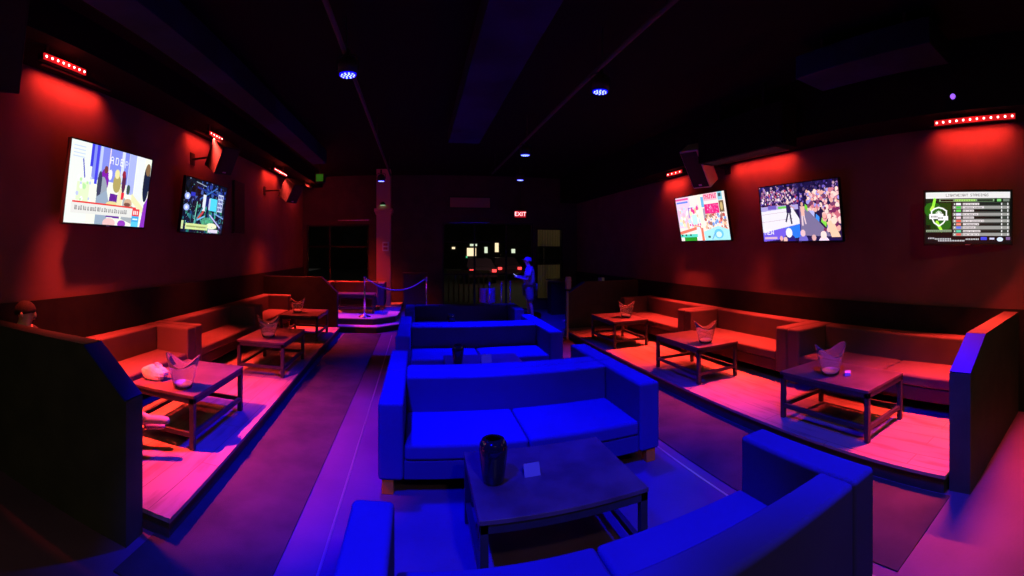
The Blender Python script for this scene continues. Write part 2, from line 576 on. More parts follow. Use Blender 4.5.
# front faces -Y towards the camera when rz = 0
sofa('sofa', 'nearest sofa, seen from behind, its seat towards the low table', (SX, 1.22, 0), PI, SW, .86, 2, group=G)
sofa('sofa', 'blue-lit sofa facing us just behind the nearest black table', (SX, 4.32, 0), 0, SW, .94, 2, group=G)
sofa('sofa', 'sofa facing away, back to back with the first sofa that faces us', (SX, 4.33, 0), PI, SW, .86, 2, group=G)
sofa('sofa', 'second sofa facing us, bright blue, behind the table with a small card', (SX, 6.98, 0), 0, SW, .95, 2, group=G)
sofa('sofa', 'sofa facing away, back to back with the second sofa that faces us', (SX, 6.99, 0), PI, SW, .86, 2, group=G)
sofa('sofa', 'farthest sofa of the middle row, dark backrest with blue-lit top edge', (SX + .05, 9.55, 0), 0, SW, .95, 2, group=G)

# wall benches: right wall fronts face -X (rz = -90deg puts local -Y to -X)
GR = 'benches along the right wall on the raised deck'
GL = 'benches along the left wall on the raised deck'


def wallsofa(side, y0, y1, label, arms, cushions=2, seams=None, d=.78):
    L = y1 - y0
    if side > 0:
        return sofa('bench_sofa', label, (XR - .03, (y0 + y1) / 2, DZ), -PI / 2, L, d, cushions, arms, GR, seams=seams, mats=(M_BENCH, M_BENCHD))
    return sofa('bench_sofa', label, (XL + .03, (y0 + y1) / 2, DZ), PI / 2, L, d - .08, cushions, arms, GL, seams=seams, mats=(M_BENCH, M_BENCHD))


# right: local +X -> world -Y, so arms=(far, near)
wallsofa(1, 1.27, 3.86, 'red-lit bench sofa against the right wall beside the near end partition', (1, 0), 2)
wallsofa(1, 3.87, 6.21, 'middle red-lit bench sofa against the right wall', (1, 1), 1)
wallsofa(1, 6.22, 8.66, 'farthest red-lit bench sofa against the right wall', (1, 1), 1)
# left: local +X -> world +Y, so arms=(near, far)
wallsofa(-1, 2.44, 5.21, 'near bench sofa against the left wall, behind the table with napkins', (0, 1), 2)
wallsofa(-1, 5.22, 7.66, 'middle bench sofa against the left wall, in shadow', (1, 1), 1)
wallsofa(-1, 7.67, 9.76, 'farthest bench sofa against the left wall beside the far partition', (1, 1), 1)

# ------------------------------------------------------------------ tables


def table(label, x0, x1, y0, y1, z, h=.48, group='low tables with square steel frames'):
    t = thing('low_table', label, 'table', ((x0 + x1) / 2, (y0 + y1) / 2, z), 0, group)
    a, b = (x1 - x0) / 2, (y1 - y0) / 2
    q = .045
    MB().box(-a, a, -b, b, h - .028, h).build('tabletop', M_TOP, t, bevel=.004)
    MB().ring(-a + .005, a - .005, -b + .005, b - .005, h - .075, h - .0285, .03).build('apron', M_STEEL, t)
    for sx in (-1, 1):
        for sy in (-1, 1):
            cx, cy = sx * (a - .005 - q / 2), sy * (b - .005 - q / 2)
            MB().box(cx - q / 2, cx + q / 2, cy - q / 2, cy + q / 2, 0, h - .0285).build('leg', M_STEEL, t, bevel=.002)
    for sx in (-1, 1):
        cx = sx * (a - .005 - q / 2)
        MB().box(cx - .018, cx + .018, -b + .05, b - .05, .11, .15).build('stretcher', M_STEEL, t, bevel=.002)
    for sy in (-1, 1):
        cy = sy * (b - .005 - q / 2)
        MB().box(-a + .05, a - .05, cy - .018, cy + .018, .11, .15).build('stretcher', M_STEEL, t, bevel=.002)
    return t


table('blue-lit low table in the foreground holding a glossy black bucket', .32, 1.32, 2.28, 3.08, 0)
table('low table between the two blue sofas with black bucket and small card', .34, 1.32, 5.24, 5.92, 0)
table('low table before the farthest middle sofa, mostly hidden', .34, 1.32, 7.92, 8.52, 0)
table('near low table on the right deck with bucket and tiny purple box', 3.38, 4.08, 2.06, 3.14, DZ)
table('middle low table on the right deck, holding one clear bucket', 3.39, 4.07, 4.58, 5.66, DZ)
table('farthest low table on the right deck, before the dark partition', 3.34, 4.04, 7.0, 8.04, DZ)
table('near low table on the left deck with napkins and clear bucket', -2.57, -1.86, 3.33, 4.44, DZ)
table('middle low table on the left deck, dark, with purple-lit bucket', -2.50, -1.80, 5.72, 6.84, DZ)
table('farthest low table on the left deck with pink-lit bucket', -2.66, -1.90, 8.2, 9.2, DZ)

# ------------------------------------------------------------------ buckets


def bucket(label, x, y, z, s=1.0, black=False, rz=0.0, amp=.045, dx=0):
    t = thing('ice_bucket', label, 'ice bucket', (x, y, z), rz, 'black ice buckets' if black else 'clear ice buckets')
    m = M_BLACKGLOSS if black else M_CLEAR
    h = .23

    def rim(a, r, zz):
        k = max(0, (zz - .06) / (h - .06))
        rr = r * (1 + .10 * k * k * math.cos(2 * a))
        return rr * s, (zz + amp * k * k * k * math.cos(2 * a)) * s
    outer = [(.062, .0), (.078, .012), (.088, .05), (.102, .11), (.116, .17), (.130, h)]
    inner = [(r - .005, zz + (.014 if i == 0 else 0)) for i, (r, zz) in enumerate(outer)][::-1]
    prof = outer + [(.1275, h + .003)] + inner
    if black:
        amp = 0
        h = .27
        outer = [(.058, 0), (.066, .012), (.074, .07), (.083, .15), (.088, .20), (.084, .235), (.068, .262), (.050, .270)]
        inner = [(.046, .262), (.060, .245), (.076, .215), (.078, .19), (.066, .08), (.058, .03), (.03, .022)]
        MB().lathe([(r * s, zz * s) for r, zz in outer + inner], 40).build('bowl', m, t, smooth=True)
        return t
    n = 48
    MB().lathe(prof, n, rim=rim).build('bowl', m, t, smooth=True)
    if not black:
        # frosted lower body and moulded foot
        MB().lathe([(.052 * s, .016 * s), (.070 * s, .022 * s), (.076 * s, .045 * s), (.05 * s, .055 * s), (.01, .05 * s)], 24).build(
            'ice', mat('melting_ice', (.95, .9, .92), .25, trans=.35, ior=1.3, bump=(45, 1.0)), t, smooth=True)
    return t


TB, TD = .48, DZ + .48
bucket('clear ice bucket on the near left table beside white napkins', -2.07, 3.50, TD, 1.12, rz=.3)
bucket('clear ice bucket glowing purple on the middle left table', -2.14, 6.05, TD, 1.15, rz=.35)
bucket('clear ice bucket glowing pink on the farthest left table', -2.42, 8.62, TD, 1.1, rz=.2)
bucket('clear ice bucket on the near right table beside a tiny box', 3.62, 2.66, TD, 1.15, rz=-.5)
bucket('clear ice bucket on the middle right table', 3.66, 4.78, TD, 1.1, rz=-.5)
bucket('clear ice bucket on the farthest right table', 3.78, 7.38, TD, 1.15, rz=-.4)
bucket('glossy black ice bucket on the foreground table', .46, 2.66, TB, 1.0, black=True, rz=.1, amp=.02)
bucket('glossy black ice bucket on the second middle table', .50, 5.50, TB, .85, black=True, amp=.02)
bucket('tiny-looking black ice bucket on the third middle table', .62, 8.2, TB, .85, black=True, amp=.02)


def card(label, x, y, z, rz, w=.13, h=.10):
    t = thing('menu_card', label, 'menu card', (x, y, z), rz, 'small cards on the middle tables')
    mb = MB()
    a = .035
    mb.add([(-w / 2, -a, 0), (w / 2, -a, 0), (w / 2, 0, h), (-w / 2, 0, h), (-w / 2, -a + .004, 0), (w / 2, -a + .004, 0), (w / 2, .0, h - .008), (-w / 2, 0, h - .008)],
           [(0, 1, 2, 3), (5, 4, 7, 6), (0, 4, 5, 1), (0, 3, 7, 4), (1, 5, 6, 2), (3, 2, 6, 7)])
    mb.build('card_front', M_CARD, t)
    mb = MB()
    mb.add([(w / 2, a, 0), (-w / 2, a, 0), (-w / 2, 0, h), (w / 2, 0, h), (w / 2, a - .004, 0), (-w / 2, a - .004, 0), (-w / 2, 0, h - .008), (w / 2, 0, h - .008)],
           [(0, 1, 2, 3), (5, 4, 7, 6), (0, 4, 5, 1), (0, 3, 7, 4), (1, 5, 6, 2), (3, 2, 6, 7)])
    mb.build('card_back', M_CARD, t)
    MB().box(-w * .42, w * .42, -a * .35 - .006, -a * .35 - .001, h * .52, h * .85).build('printed_band', mat('card_print', (.30, .08, .20), .6), t, rot=(-.3, 0, 0))
    return t


card('small folded card standing on the foreground table', .71, 2.70, TB, .05, .105, .07)
card('small folded card on the second middle table', .86, 5.5, TB, 0)
tag(MB().box(-.05, .05, -.03, .03, 0, .035).build('matchbox', mat('violet_card_box', (.35, .25, .6), .6), loc=(3.70, 2.50, TD), rot=(0, 0, .6), bevel=.003),
    'tiny violet box beside the clear bucket on the near right table', 'box')


def blob(name, m, loc, r, seed, sq=(1, 1, .6), amp=.25):
    """crumpled paper lump"""
    rnd = random.Random(seed)
    vs, fs = [], []
    nu, nv = 18, 10
    ph = [(rnd.uniform(1, 5), rnd.uniform(0, 6), rnd.uniform(1, 4), rnd.uniform(0, 6)) for _ in range(6)]
    for j in range(nv + 1):
        th = PI * (.02 + .96 * j / nv)
        for i in range(nu):
            a = 2 * PI * i / nu
            k = 1 + amp * sum(math.sin(p[0] * a + p[1]) * math.sin(p[2] * th + p[3]) for p in ph) / 3
            z = math.cos(th) * sq[2]
            vs.append((r * k * math.sin(th) * math.cos(a) * sq[0], r * k * math.sin(th) * math.sin(a) * sq[1], max(r * k * z + r * .42, 0)))
    for j in range(nv):
        for i in range(nu):
            q = (i + 1) % nu
            fs.append((j * nu + i, (j + 1) * nu + i, (j + 1) * nu + q, j * nu + q))
    fs.append(tuple(range(nu)))
    fs.append(tuple(range(nv * nu, nv * nu + nu))[::-1])
    return MB().add(vs, fs).build(name, m, loc=loc)


tag(blob('crumpled_napkin', M_NAPKIN, (-2.46, 3.60, TD), .115, 3, (1.15, .9, .75)), 'heap of crumpled white napkins on the near left table', 'napkin')
tag(blob('crumpled_napkin', M_NAPKIN, (3.85, 11.0, 0), .07, 5, (1.4, .8, .4)), 'white crumpled paper lying on the floor near the far window', 'napkin')

# ------------------------------------------------------------------ partitions


def partition(x_in, x_wall, y0, y1, z0, zlow, ztop, run, label, cap=M_CAP, body=M_PART):
    """slab across the booth end; its aisle end slopes"""
    s_ = 1 if x_wall > x_in else -1
    t = thing('booth_partition', label, 'partition', (x_in, (y0 + y1) / 2, z0), 0)
    L = abs(x_wall - x_in)
    e = .012
    h = (y1 - y0) / 2
    prof = [(0, 0), (0, zlow), (run, ztop), (L, ztop), (L, 0)]
    vs = [(s_ * a, -h, b) for a, b in prof] + [(s_ * a, h, b) for a, b in prof]
    n = len(prof)
    fs = [tuple(range(n)), tuple(range(n, 2 * n))[::-1]] + [(i, i + n, (i + 1) % n + n, (i + 1) % n) for i in range(n)]
    MB().add(vs, fs).build('panel', body, t)
    # painted caps: edge and top; the slope carries blue light as colour
    c = .012
    MB().box(min(-s_ * c, 0), max(-s_ * c, 0), -h, h, 0, zlow).build('end_cap', body, t)
    a = math.atan2(ztop - zlow, run)
    nx, nz = -math.sin(a) * c, math.cos(a) * c
    vs = []
    for yy in (-h, h):
        vs += [(0, yy, zlow), (s_ * run, yy, ztop), (s_ * (run + nx), yy, ztop + nz), (s_ * nx, yy, zlow + nz)]
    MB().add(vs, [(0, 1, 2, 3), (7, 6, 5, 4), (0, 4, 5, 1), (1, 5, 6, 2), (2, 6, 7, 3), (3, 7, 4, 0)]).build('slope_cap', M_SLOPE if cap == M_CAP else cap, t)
    MB().box(min(s_ * run, s_ * L), max(s_ * run, s_ * L), -h, h, ztop, ztop + c).build('top_cap', cap, t)
    return t


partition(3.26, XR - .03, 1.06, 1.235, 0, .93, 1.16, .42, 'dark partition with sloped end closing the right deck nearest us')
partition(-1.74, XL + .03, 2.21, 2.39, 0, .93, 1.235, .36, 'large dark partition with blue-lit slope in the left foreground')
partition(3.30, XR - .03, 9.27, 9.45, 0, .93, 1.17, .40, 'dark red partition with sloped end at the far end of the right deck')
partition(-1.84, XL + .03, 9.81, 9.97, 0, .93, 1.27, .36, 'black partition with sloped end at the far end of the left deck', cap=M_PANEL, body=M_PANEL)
sb = thing('small_box', 'tiny two-coloured box lying on top of the far right partition', 'box', (4.14, 9.36, 1.182))
MB().box(-.065, 0, -.04, .04, 0, .075).build('blue_half', mat('blue_card', (.2, .2, .7), .6), sb, bevel=.004)
MB().box(.001, .065, -.04, .04, 0, .075).build('pale_half', M_WHITE, sb, bevel=.004)

# ------------------------------------------------------------------ stage platform with two steps


def poly(pts, z0, z1, m, name, inset=0):
    return MB().prism(pts, z0, z1).build(name, m, bevel=.004)


M_STAGE = mat('stage_laminate', (.5, .44, .44), .35, noise=(2, (.4, .35, .35), .4, .7))
struct(poly([(-3.59, 9.98), (-.95, 9.98), (-.36, 10.6), (-.30, 11.2), (-.30, 13.48), (-3.59, 13.48)], 0, .12, M_DECKSIDE, 'floor_stage_lower_base'))
struct(poly([(-3.59, 9.975), (-.93, 9.975), (-.33, 10.6), (-.27, 11.2), (-.27, 13.49), (-3.59, 13.49)], .12, .145, M_STAGE, 'floor_stage_lower'))
struct(poly([(-3.59, 10.25), (-1.05, 10.25), (-.55, 10.75), (-.5, 11.3), (-.5, 13.48), (-3.59, 13.48)], .145, .275, M_DECKSIDE, 'floor_stage_upper_base'))
struct(poly([(-3.59, 10.22), (-1.03, 10.22), (-.52, 10.75), (-.47, 11.3), (-.47, 13.49), (-3.59, 13.49)], .275, .30, M_STAGE, 'floor_stage_upper'))
# sofas on the stage
sofa('sofa', 'red-lit sofa on the stage platform facing us, beside the rope post', (-1.72, 12.40, .30), 0, 1.66, .80, 2, mats=(M_BENCH, M_BENCHD))
# dark booth wall right of it with pinkish cap
bw = thing('booth_partition', 'low dark booth wall with a pinkish cap right of the column', 'partition', (-.10, 12.2, .30))
MB().box(-.30, .32, -.07, .07, 0, -.0 + .92).build('panel', mat('dark_booth_panel', (.06, .03, .035), .7), bw)
MB().box(-.33, .35, -.09, .09, .92, .97).build('top_cap', M_CAP, bw, bevel=.005)
tb = table('small low table on the stage with blue-lit frame', -2.1, -1.1, 11.0, 11.55, .30)


def stanchion(label, x, y, z, h=.97):
    t = thing('rope_stanchion', label, 'stanchion', (x, y, z), 0, 'rope stanchions')
    MB().lathe([(.15, 0), (.15, .015), (.13, .028), (.06, .05), (.028, .075), (.024, .09)], 28).build('base', M_CHROME, t, smooth=True)
    MB().lathe([(.021, .085), (.021, h - .09)], 16).build('post', M_CHROME, t, smooth=True)
    MB().lathe([(.021, h - .09), (.033, h - .085), (.033, h - .05), (.022, h - .045), (.020, h - .03), (.034, h - .02), (.030, h - .004), (.01, h)], 20).build('finial', M_CHROME, t, smooth=True)
    return t


stanchion('chrome rope stanchion standing on the edge of the stage', -1.27, 10.42, .30)
stanchion('chrome rope stanchion at the end of the blue rope, right of the column', .22, 11.4, 0, 1.2)
pts = []
for k in range(17):
    u = k / 16
    pts.append((-1.215 + 1.38 * u, 10.46 + .90 * u, (1.20 - .06 * u) - .27 * (1 - (2 * u - 1) ** 2)))
rp = tag(MB().tube(pts, .018, 8).build('velvet_rope', M_ROPE, smooth=True), 'blue-lit rope sagging between the two chrome stanchions', 'rope')
for p in (0, -1):
    MB().lathe([(.012, -.03), (.024, -.02), (.024, .02), (.012, .03)], 12).build('hook', M_CHROME, rp, loc=pts[p])
for (px, Y, lab) in ((2.0, 12.2, 'pink-lit post'), (2.36, 12.3, 'blue-topped post left of its twin'), (2.68, 12.6, 'blue-topped post right of its twin')):
    stanchion('stanchion near the far glass, the ' + lab, px, Y, 0, 1.0)

# column with capital, notice and lamp
col_m = mat('column_paint', (.6, .27, .22), .8)
struct(MB().box(-1.18, -.78, 12.45, 12.85, 0, ZC).build('wall_column', col_m))
cp = thing('column_collar', 'pale collar moulding around the column', 'moulding', (-.98, 12.65, 2.98))
MB().ring(-.26, .26, -.26, .26, 0, .10, .055).build('collar_ring', col_m, cp, bevel=.01)
MB().ring(-.23, .23, -.23, .23, -.06, .0, .025).build('collar_bead', col_m, cp)
nt_ = thing('wall_notice', 'small pink-lit notice fixed to the column', 'notice', (-.92, 12.44, 2.0))
MB().box(-.09, .09, -.012, .009, -.13, .13).build('board', M_WHITE, nt_)
MB().box(-.06, .06, -.016, -.011, .02, .09).build('printed_block', mat('notice_print', (.5, .08, .12), .7), nt_)
MB().box(-.06, .06, -.016, -.011, -.09, -.02).build('printed_block', MATS['notice_print'], nt_)
dl = thing('clamp_lamp', 'small pale green lamp clamped to the column above its collar', 'lamp', (-1.0, 12.43, 3.17))
MB().lathe([(.08, 0), (.07, .05), (.03, .09)], 20).build('shade', M_BLACK, dl, smooth=True)
MB().lathe([(.001, -.004), (.076, -.004), (.076, 0)], 20).build('lens', mat('pale_green_lens', (.6, .9, .6), .4, emit=(.45, .9, .5), estr=.9), dl)
MB().box(-.015, .015, 0, .03, .03, .07).build('clamp', M_BLACK, dl)
gl = thing('ceiling_spotlight', 'square green-lensed spotlight on the ceiling, left of the far blue one', 'spotlight', (-2.36, 10.45, 3.64))
MB().box(-.11, .11, -.07, .12, -.10, .12).build('housing', M_BLACK, gl, bevel=.01)
MB().box(-.085, .085, -.076, -.069, -.075, .095).build('lens', mat('green_lens', (.02, .2, .02), .4, emit=(.02, .20, .01), estr=.35), gl)
MB().box(-.02, .02, -.02, .02, .11, .57).build('bracket', M_BLACK, gl)

# rails / header bars on the far wall catching light
for (x0, x1, z, y, lab) in ((.98, 2.2, 2.74, 13.38, 'thin pale rail above the far storefront glass'), (-2.45, -1.5, 2.82, 13.38, 'thin rail above the dark far left window')):
    o = thing('header_rail', lab, 'rail', ((x0 + x1) / 2, y, z))
    h = (x1 - x0) / 2
    MB().tube([(-h, 0, 0), (h, 0, 0)], .012, 8).build('bar', M_CHROME, o)
    for s_ in (-1, 1):
        MB().box(s_ * h * .9 - .01, s_ * h * .9 + .01, 0, .13, -.01, .01).build('bracket', M_CHROME, o)
tr = thing('framed_panel', 'dim framed panel on the far wall above the storefront glass', 'panel', (1.6, 13.47, 3.36))
MB().box(-.62, .62, -.01, .02, -.15, .15).build('board', mat('panel_board', (.35, .25, .16), .7), tr)
fr = MB()
fr.ring(-.66, .66, -.19, .19, 0, .03, .04)
fr.v = [(a, -.02 + c, b) for (a, b, c) in fr.v]
fr.build('frame', M_FRAME, tr)

# exit sign
ex = thing('exit_sign', 'red glowing EXIT sign high above the far storefront glass', 'exit sign', (3.12, 13.2, 3.0))
MB().box(-.20, .20, -.03, .03, -.12, .12).build('housing', M_BLACK, ex, bevel=.008)
MB().box(-.175, .175, -.036, -.029, -.10, .10).build('face', mat('exit_face', (.3, .01, .02), .5, emit=(.35, .004, .012), estr=1), ex)
MB().box(-.01, .01, -.01, .01, .11, 1.2).build('hanger', M_BLACK, ex)
fc = bpy.data.curves.new('exit_letters', 'FONT')
fc.body = 'EXIT'
fc.size = .18
fc.align_x, fc.align_y = 'CENTER', 'CENTER'
fc.extrude = .002
fc.materials.append(mat('exit_letter_glow', (1, .6, .6), .5, emit=(1, .45, .48), estr=2.5))
ftmp = bpy.data.objects.new('letters_outline', fc)
COL.objects.link(ftmp)
lm = bpy.data.meshes.new_from_object(ftmp.evaluated_get(bpy.context.evaluated_depsgraph_get()))
bpy.data.objects.remove(ftmp)
fo = bpy.data.objects.new('letters', lm)
COL.objects.link(fo)
fo.parent = ex
fo.location = (0, -.039, 0)
fo.rotation_euler = (PI / 2, 0, 0)
dt = thing('indicator_lamp', 'tiny violet indicator light on the black soffit above the right bar', 'indicator light', (4.51, 1.67, 3.575))
MB().lathe([(.03, 0), (.028, .02), (.012, .032)], 16).build('dome', mat('violet_dome', (.4, .2, .8), .3, emit=(.35, .12, 1), estr=1.2), dt, rot=(0, -PI / 2, 0), smooth=True)
MB().lathe([(.036, -.008), (.036, .004)], 16).build('mount', M_BLACK, dt, rot=(0, -PI / 2, 0))

# sanitiser stand beside the right deck end
sd = thing('dispenser_stand', 'slim blue-lit post with a violet-lit dispenser beside the far right deck', 'stand', (3.09, 8.75, 0))
MB().box(-.10, .10, -.13, .13, 0, .02).build('base', M_STEEL, sd, bevel=.004)
MB().box(-.02, .02, -.02, .02, .02, 1.12).build('post', mat('grey_post', (.3, .3, .32), .5, metal=.3), sd)
MB().box(-.055, .055, -.10, .0, 1.08, 1.34).build('dispenser', M_CARD, sd, bevel=.02, seg=3)
MB().box(-.04, .04, -.10, -.02, 1.04, 1.075).build('nozzle', M_BLACK, sd)

# barrel chair and host stand at the far glass
ch = thing('barrel_chair', 'pink-lit upholstered chair back near the far glass', 'chair', (2.0, 12.65, 0))
cm = mat('rose_upholstery', (.36, .18, .22), .8)
arc = [(math.cos(a) * .24, math.sin(a) * .24) for a in np.linspace(PI * 1.05, PI * 1.95, 12)]
arc2 = [(x * .8, y * .8) for x, y in arc[::-1]]
MB().prism(arc + arc2, .38, .80).build('backrest', cm, ch, bevel=.015)
MB().lathe([(.21, .38), (.23, .40), (.23, .47), (.20, .50)], 28).build('seat', cm, ch, smooth=True)
for a in range(4):
    MB().tube([(.15 * math.cos(a * PI / 2 + .78), .15 * math.sin(a * PI / 2 + .78), .39), (.2 * math.cos(a * PI / 2 + .78), .2 * math.sin(a * PI / 2 + .78), 0)], .014, 8).build('leg', M_STEEL, ch)
hs = thing('host_stand', 'dark host stand against the far window with the blinds', 'podium', (4.15, 12.5, 0))
MB().box(-.30, .30, -.22, .22, 0, .95).build('cabinet', M_BLACK, hs, bevel=.01)
vs = [(-.34, -.27, .95), (.34, -.27, .95), (.34, .26, 1.0), (-.34, .26, 1.0)]
MB().add(vs + [(a, b, c + .03) for a, b, c in vs], [(3, 2, 1, 0), (4, 5, 6, 7), (0, 1, 5, 4), (1, 2, 6, 5), (2, 3, 7, 6), (3, 0, 4, 7)]).build('sloped_top', mat('dark_red_laminate', (.08, .03, .03), .5), hs)

# ------------------------------------------------------------------ speakers


def speaker(label, loc, rot, w, d, h, wall_x, big=False):
    t = thing('wall_speaker', label, 'speaker', loc, 0)
    body = bpy.data.objects.new('cabinet_pivot', None)
    mtx = Matrix.Rotation(rot[2], 4, 'Z') @ Matrix.Rotation(rot[1], 4, 'Y') @ Matrix.Rotation(rot[0], 4, 'X')
    bpy.data.objects.remove(body)
    MB().box(-w / 2, w / 2, -d / 2, d / 2, -h / 2, h / 2, mtx).build('cabinet', mat('speaker_cabinet', (.010, .009, .009), .7) if wall_x < 0 else mat('red_lit_speaker_cabinet', (.5, .42, .40), .6), t, bevel=.012)  # right cabinet paler, its red-lit side is put into the colour
    MB().box(-w * .45, w * .45, -d / 2 - .012, -d / 2 - .001, -h * .46, h * .46, mtx).build('grille', M_GRILLE, t, bevel=.004)
    MB().box(-.03, .03, -d / 2 - .018, -d / 2 - .011, -h * .42, -h * .38, mtx).build('badge', M_SILVER, t)
    dx = wall_x - loc[0]
    MB().tube([(0, .0, 0), (dx * .55, 0, .02), (dx, 0, .02)], .018, 8).build('bracket', M_BLACK, t)
    MB().box(min(dx, dx * .97), max(dx, dx * .97), -.07, .07, -.08, .12).build('wall_plate', M_BLACK, t)
    return t


speaker('large black speaker in the top left corner above the news screen', (-3.12, 2.12, 3.66), (math.radians(20), 0, math.radians(72)), .50, .42, .74, XL)
speaker('black speaker on an arm above the arena screen, left wall', (-3.06, 6.42, 3.40), (math.radians(34), 0, math.radians(62)), .34, .34, .46, XL)
speaker('black speaker beside the farthest red bar, left wall', (-2.95, 9.95, 3.30), (math.radians(34), 0, math.radians(62)), .34, .34, .48, XL)
speaker('tall tilted speaker with a red-lit side, right wall', (4.46, 6.0, 3.33), (math.radians(36), 0, math.radians(-72)), .36, .30, .70, XR)
dk = thing('ceiling_cassette', 'black hanging box hiding the red bar above the wrestling screen', 'ceiling unit', (4.28, 4.75, 3.60))
MB().box(-.14, .14, -.95, .85, -.34, .22).build('casing', M_CEIL, dk, bevel=.01)
MB().box(-.02, .02, -.5, -.46, .22, .60).build('hanger', M_BLACK, dk)
MB().box(-.02, .02, .46, .5, .22, .60).build('hanger', M_BLACK, dk)
MB().box(-.12, .12, -.8, .7, -.352, -.341).build('louvre', M_GRILLE, dk)
ap = thing('acoustic_panel', 'narrow dark panel on the left wall beyond the arena screen', 'panel', (XL + .035, 8.3, 2.78))
MB().box(-.029, .03, -.26, .26, -.52, .52).build('felt', M_GRILLE, ap, bevel=.008)
MB().box(-.032, .018, -.28, .28, -.54, -.521).build('edge_strip', M_BLACK, ap)

# ------------------------------------------------------------------ screens: painted pixel grids
GW, GH = 256, 144
FONT = {'A': '0E11111F111111', 'B': '1E11111E11111E', 'C': '0E11101010110E', 'D': '1E11111111111E', 'E': '1F10101E10101F', 'G': '0E11101713110F',
        'H': '1111111F111111', 'I': '0E04040404040E', 'L': '1010101010101F', 'N': '11191513111111', 'P': '1E11111E101010', 'R': '1E11111E141211',
        'S': '0F10100E01011E', 'T': '1F040404040404', 'W': '11111115151B11', 'O': '0E11111111110E', 'U': '1111111111110E', 'F': '1F10101E101010',
        'Y': '11110A04040404', 'K': '11121418141211', 'M': '111B1515111111', ' ': '00000000000000'}


class Canvas:
    def __init__(s, c):
        s.a = np.zeros((GH, GW, 3))
        s.a[:] = np.array(c) / 255.
        s.Y, s.X = np.mgrid[0:GH, 0:GW]

    def rect(s, x0, y0, x1, y1, c, al=1):
        x0, x1, y0, y1 = [int(round(v)) for v in (x0, x1, y0, y1)]
        r = s.a[max(y0, 0):y1, max(x0, 0):x1]
        r[:] = r * (1 - al) + np.array(c) / 255. * al

    def ell(s, cx, cy, rx, ry, c, al=1):
        m = ((s.X - cx) / rx) ** 2 + ((s.Y - cy) / ry) ** 2 <= 1
        s.a[m] = s.a[m] * (1 - al) + np.array(c) / 255. * al

    def poly(s, pts, c, al=1):
        m = np.zeros((GH, GW), bool)
        n = len(pts)
        for i in range(n):
            (x0, y0), (x1, y1) = pts[i], pts[(i + 1) % n]
            if y0 == y1:
                continue
            cond = ((s.Y >= min(y0, y1)) & (s.Y < max(y0, y1)))
            xi = x0 + (s.Y - y0) * (x1 - x0) / (y1 - y0)
            m ^= cond & (s.X < xi)
        s.a[m] = s.a[m] * (1 - al) + np.array(c) / 255. * al

    def line(s, x0, y0, x1, y1, w, c, al=1):
        dx, dy = x1 - x0, y1 - y0
        L2 = max(dx * dx + dy * dy, 1e-6)
        t = np.clip(((s.X - x0) * dx + (s.Y - y0) * dy) / L2, 0, 1)
        m = np.hypot(s.X - x0 - t * dx, s.Y - y0 - t * dy) <= w / 2
        s.a[m] = s.a[m] * (1 - al) + np.array(c) / 255. * al

    def text(s, x, y, t, c, k=1, adv=6):
        for ch_ in t:
            g = FONT.get(ch_, FONT['O'])
            for r in range(7):
                bits = int(g[2 * r:2 * r + 2], 16)
                for q in range(5):
                    if bits >> (4 - q) & 1:
                        s.rect(x + q * k, y + r * k, x + (q + 1) * k, y + (r + 1) * k, c)
            x += adv * k

    def specks(s, x0, y0, x1, y1, n, cols, r=(1, 3), seed=1, ry=1.0):
        rn = random.Random(seed)
        for _ in range(n):
            x, y, q = rn.uniform(x0, x1), rn.uniform(y0, y1), rn.uniform(*r)
            s.ell(x, y, q, q * ry, rn.choice(cols))


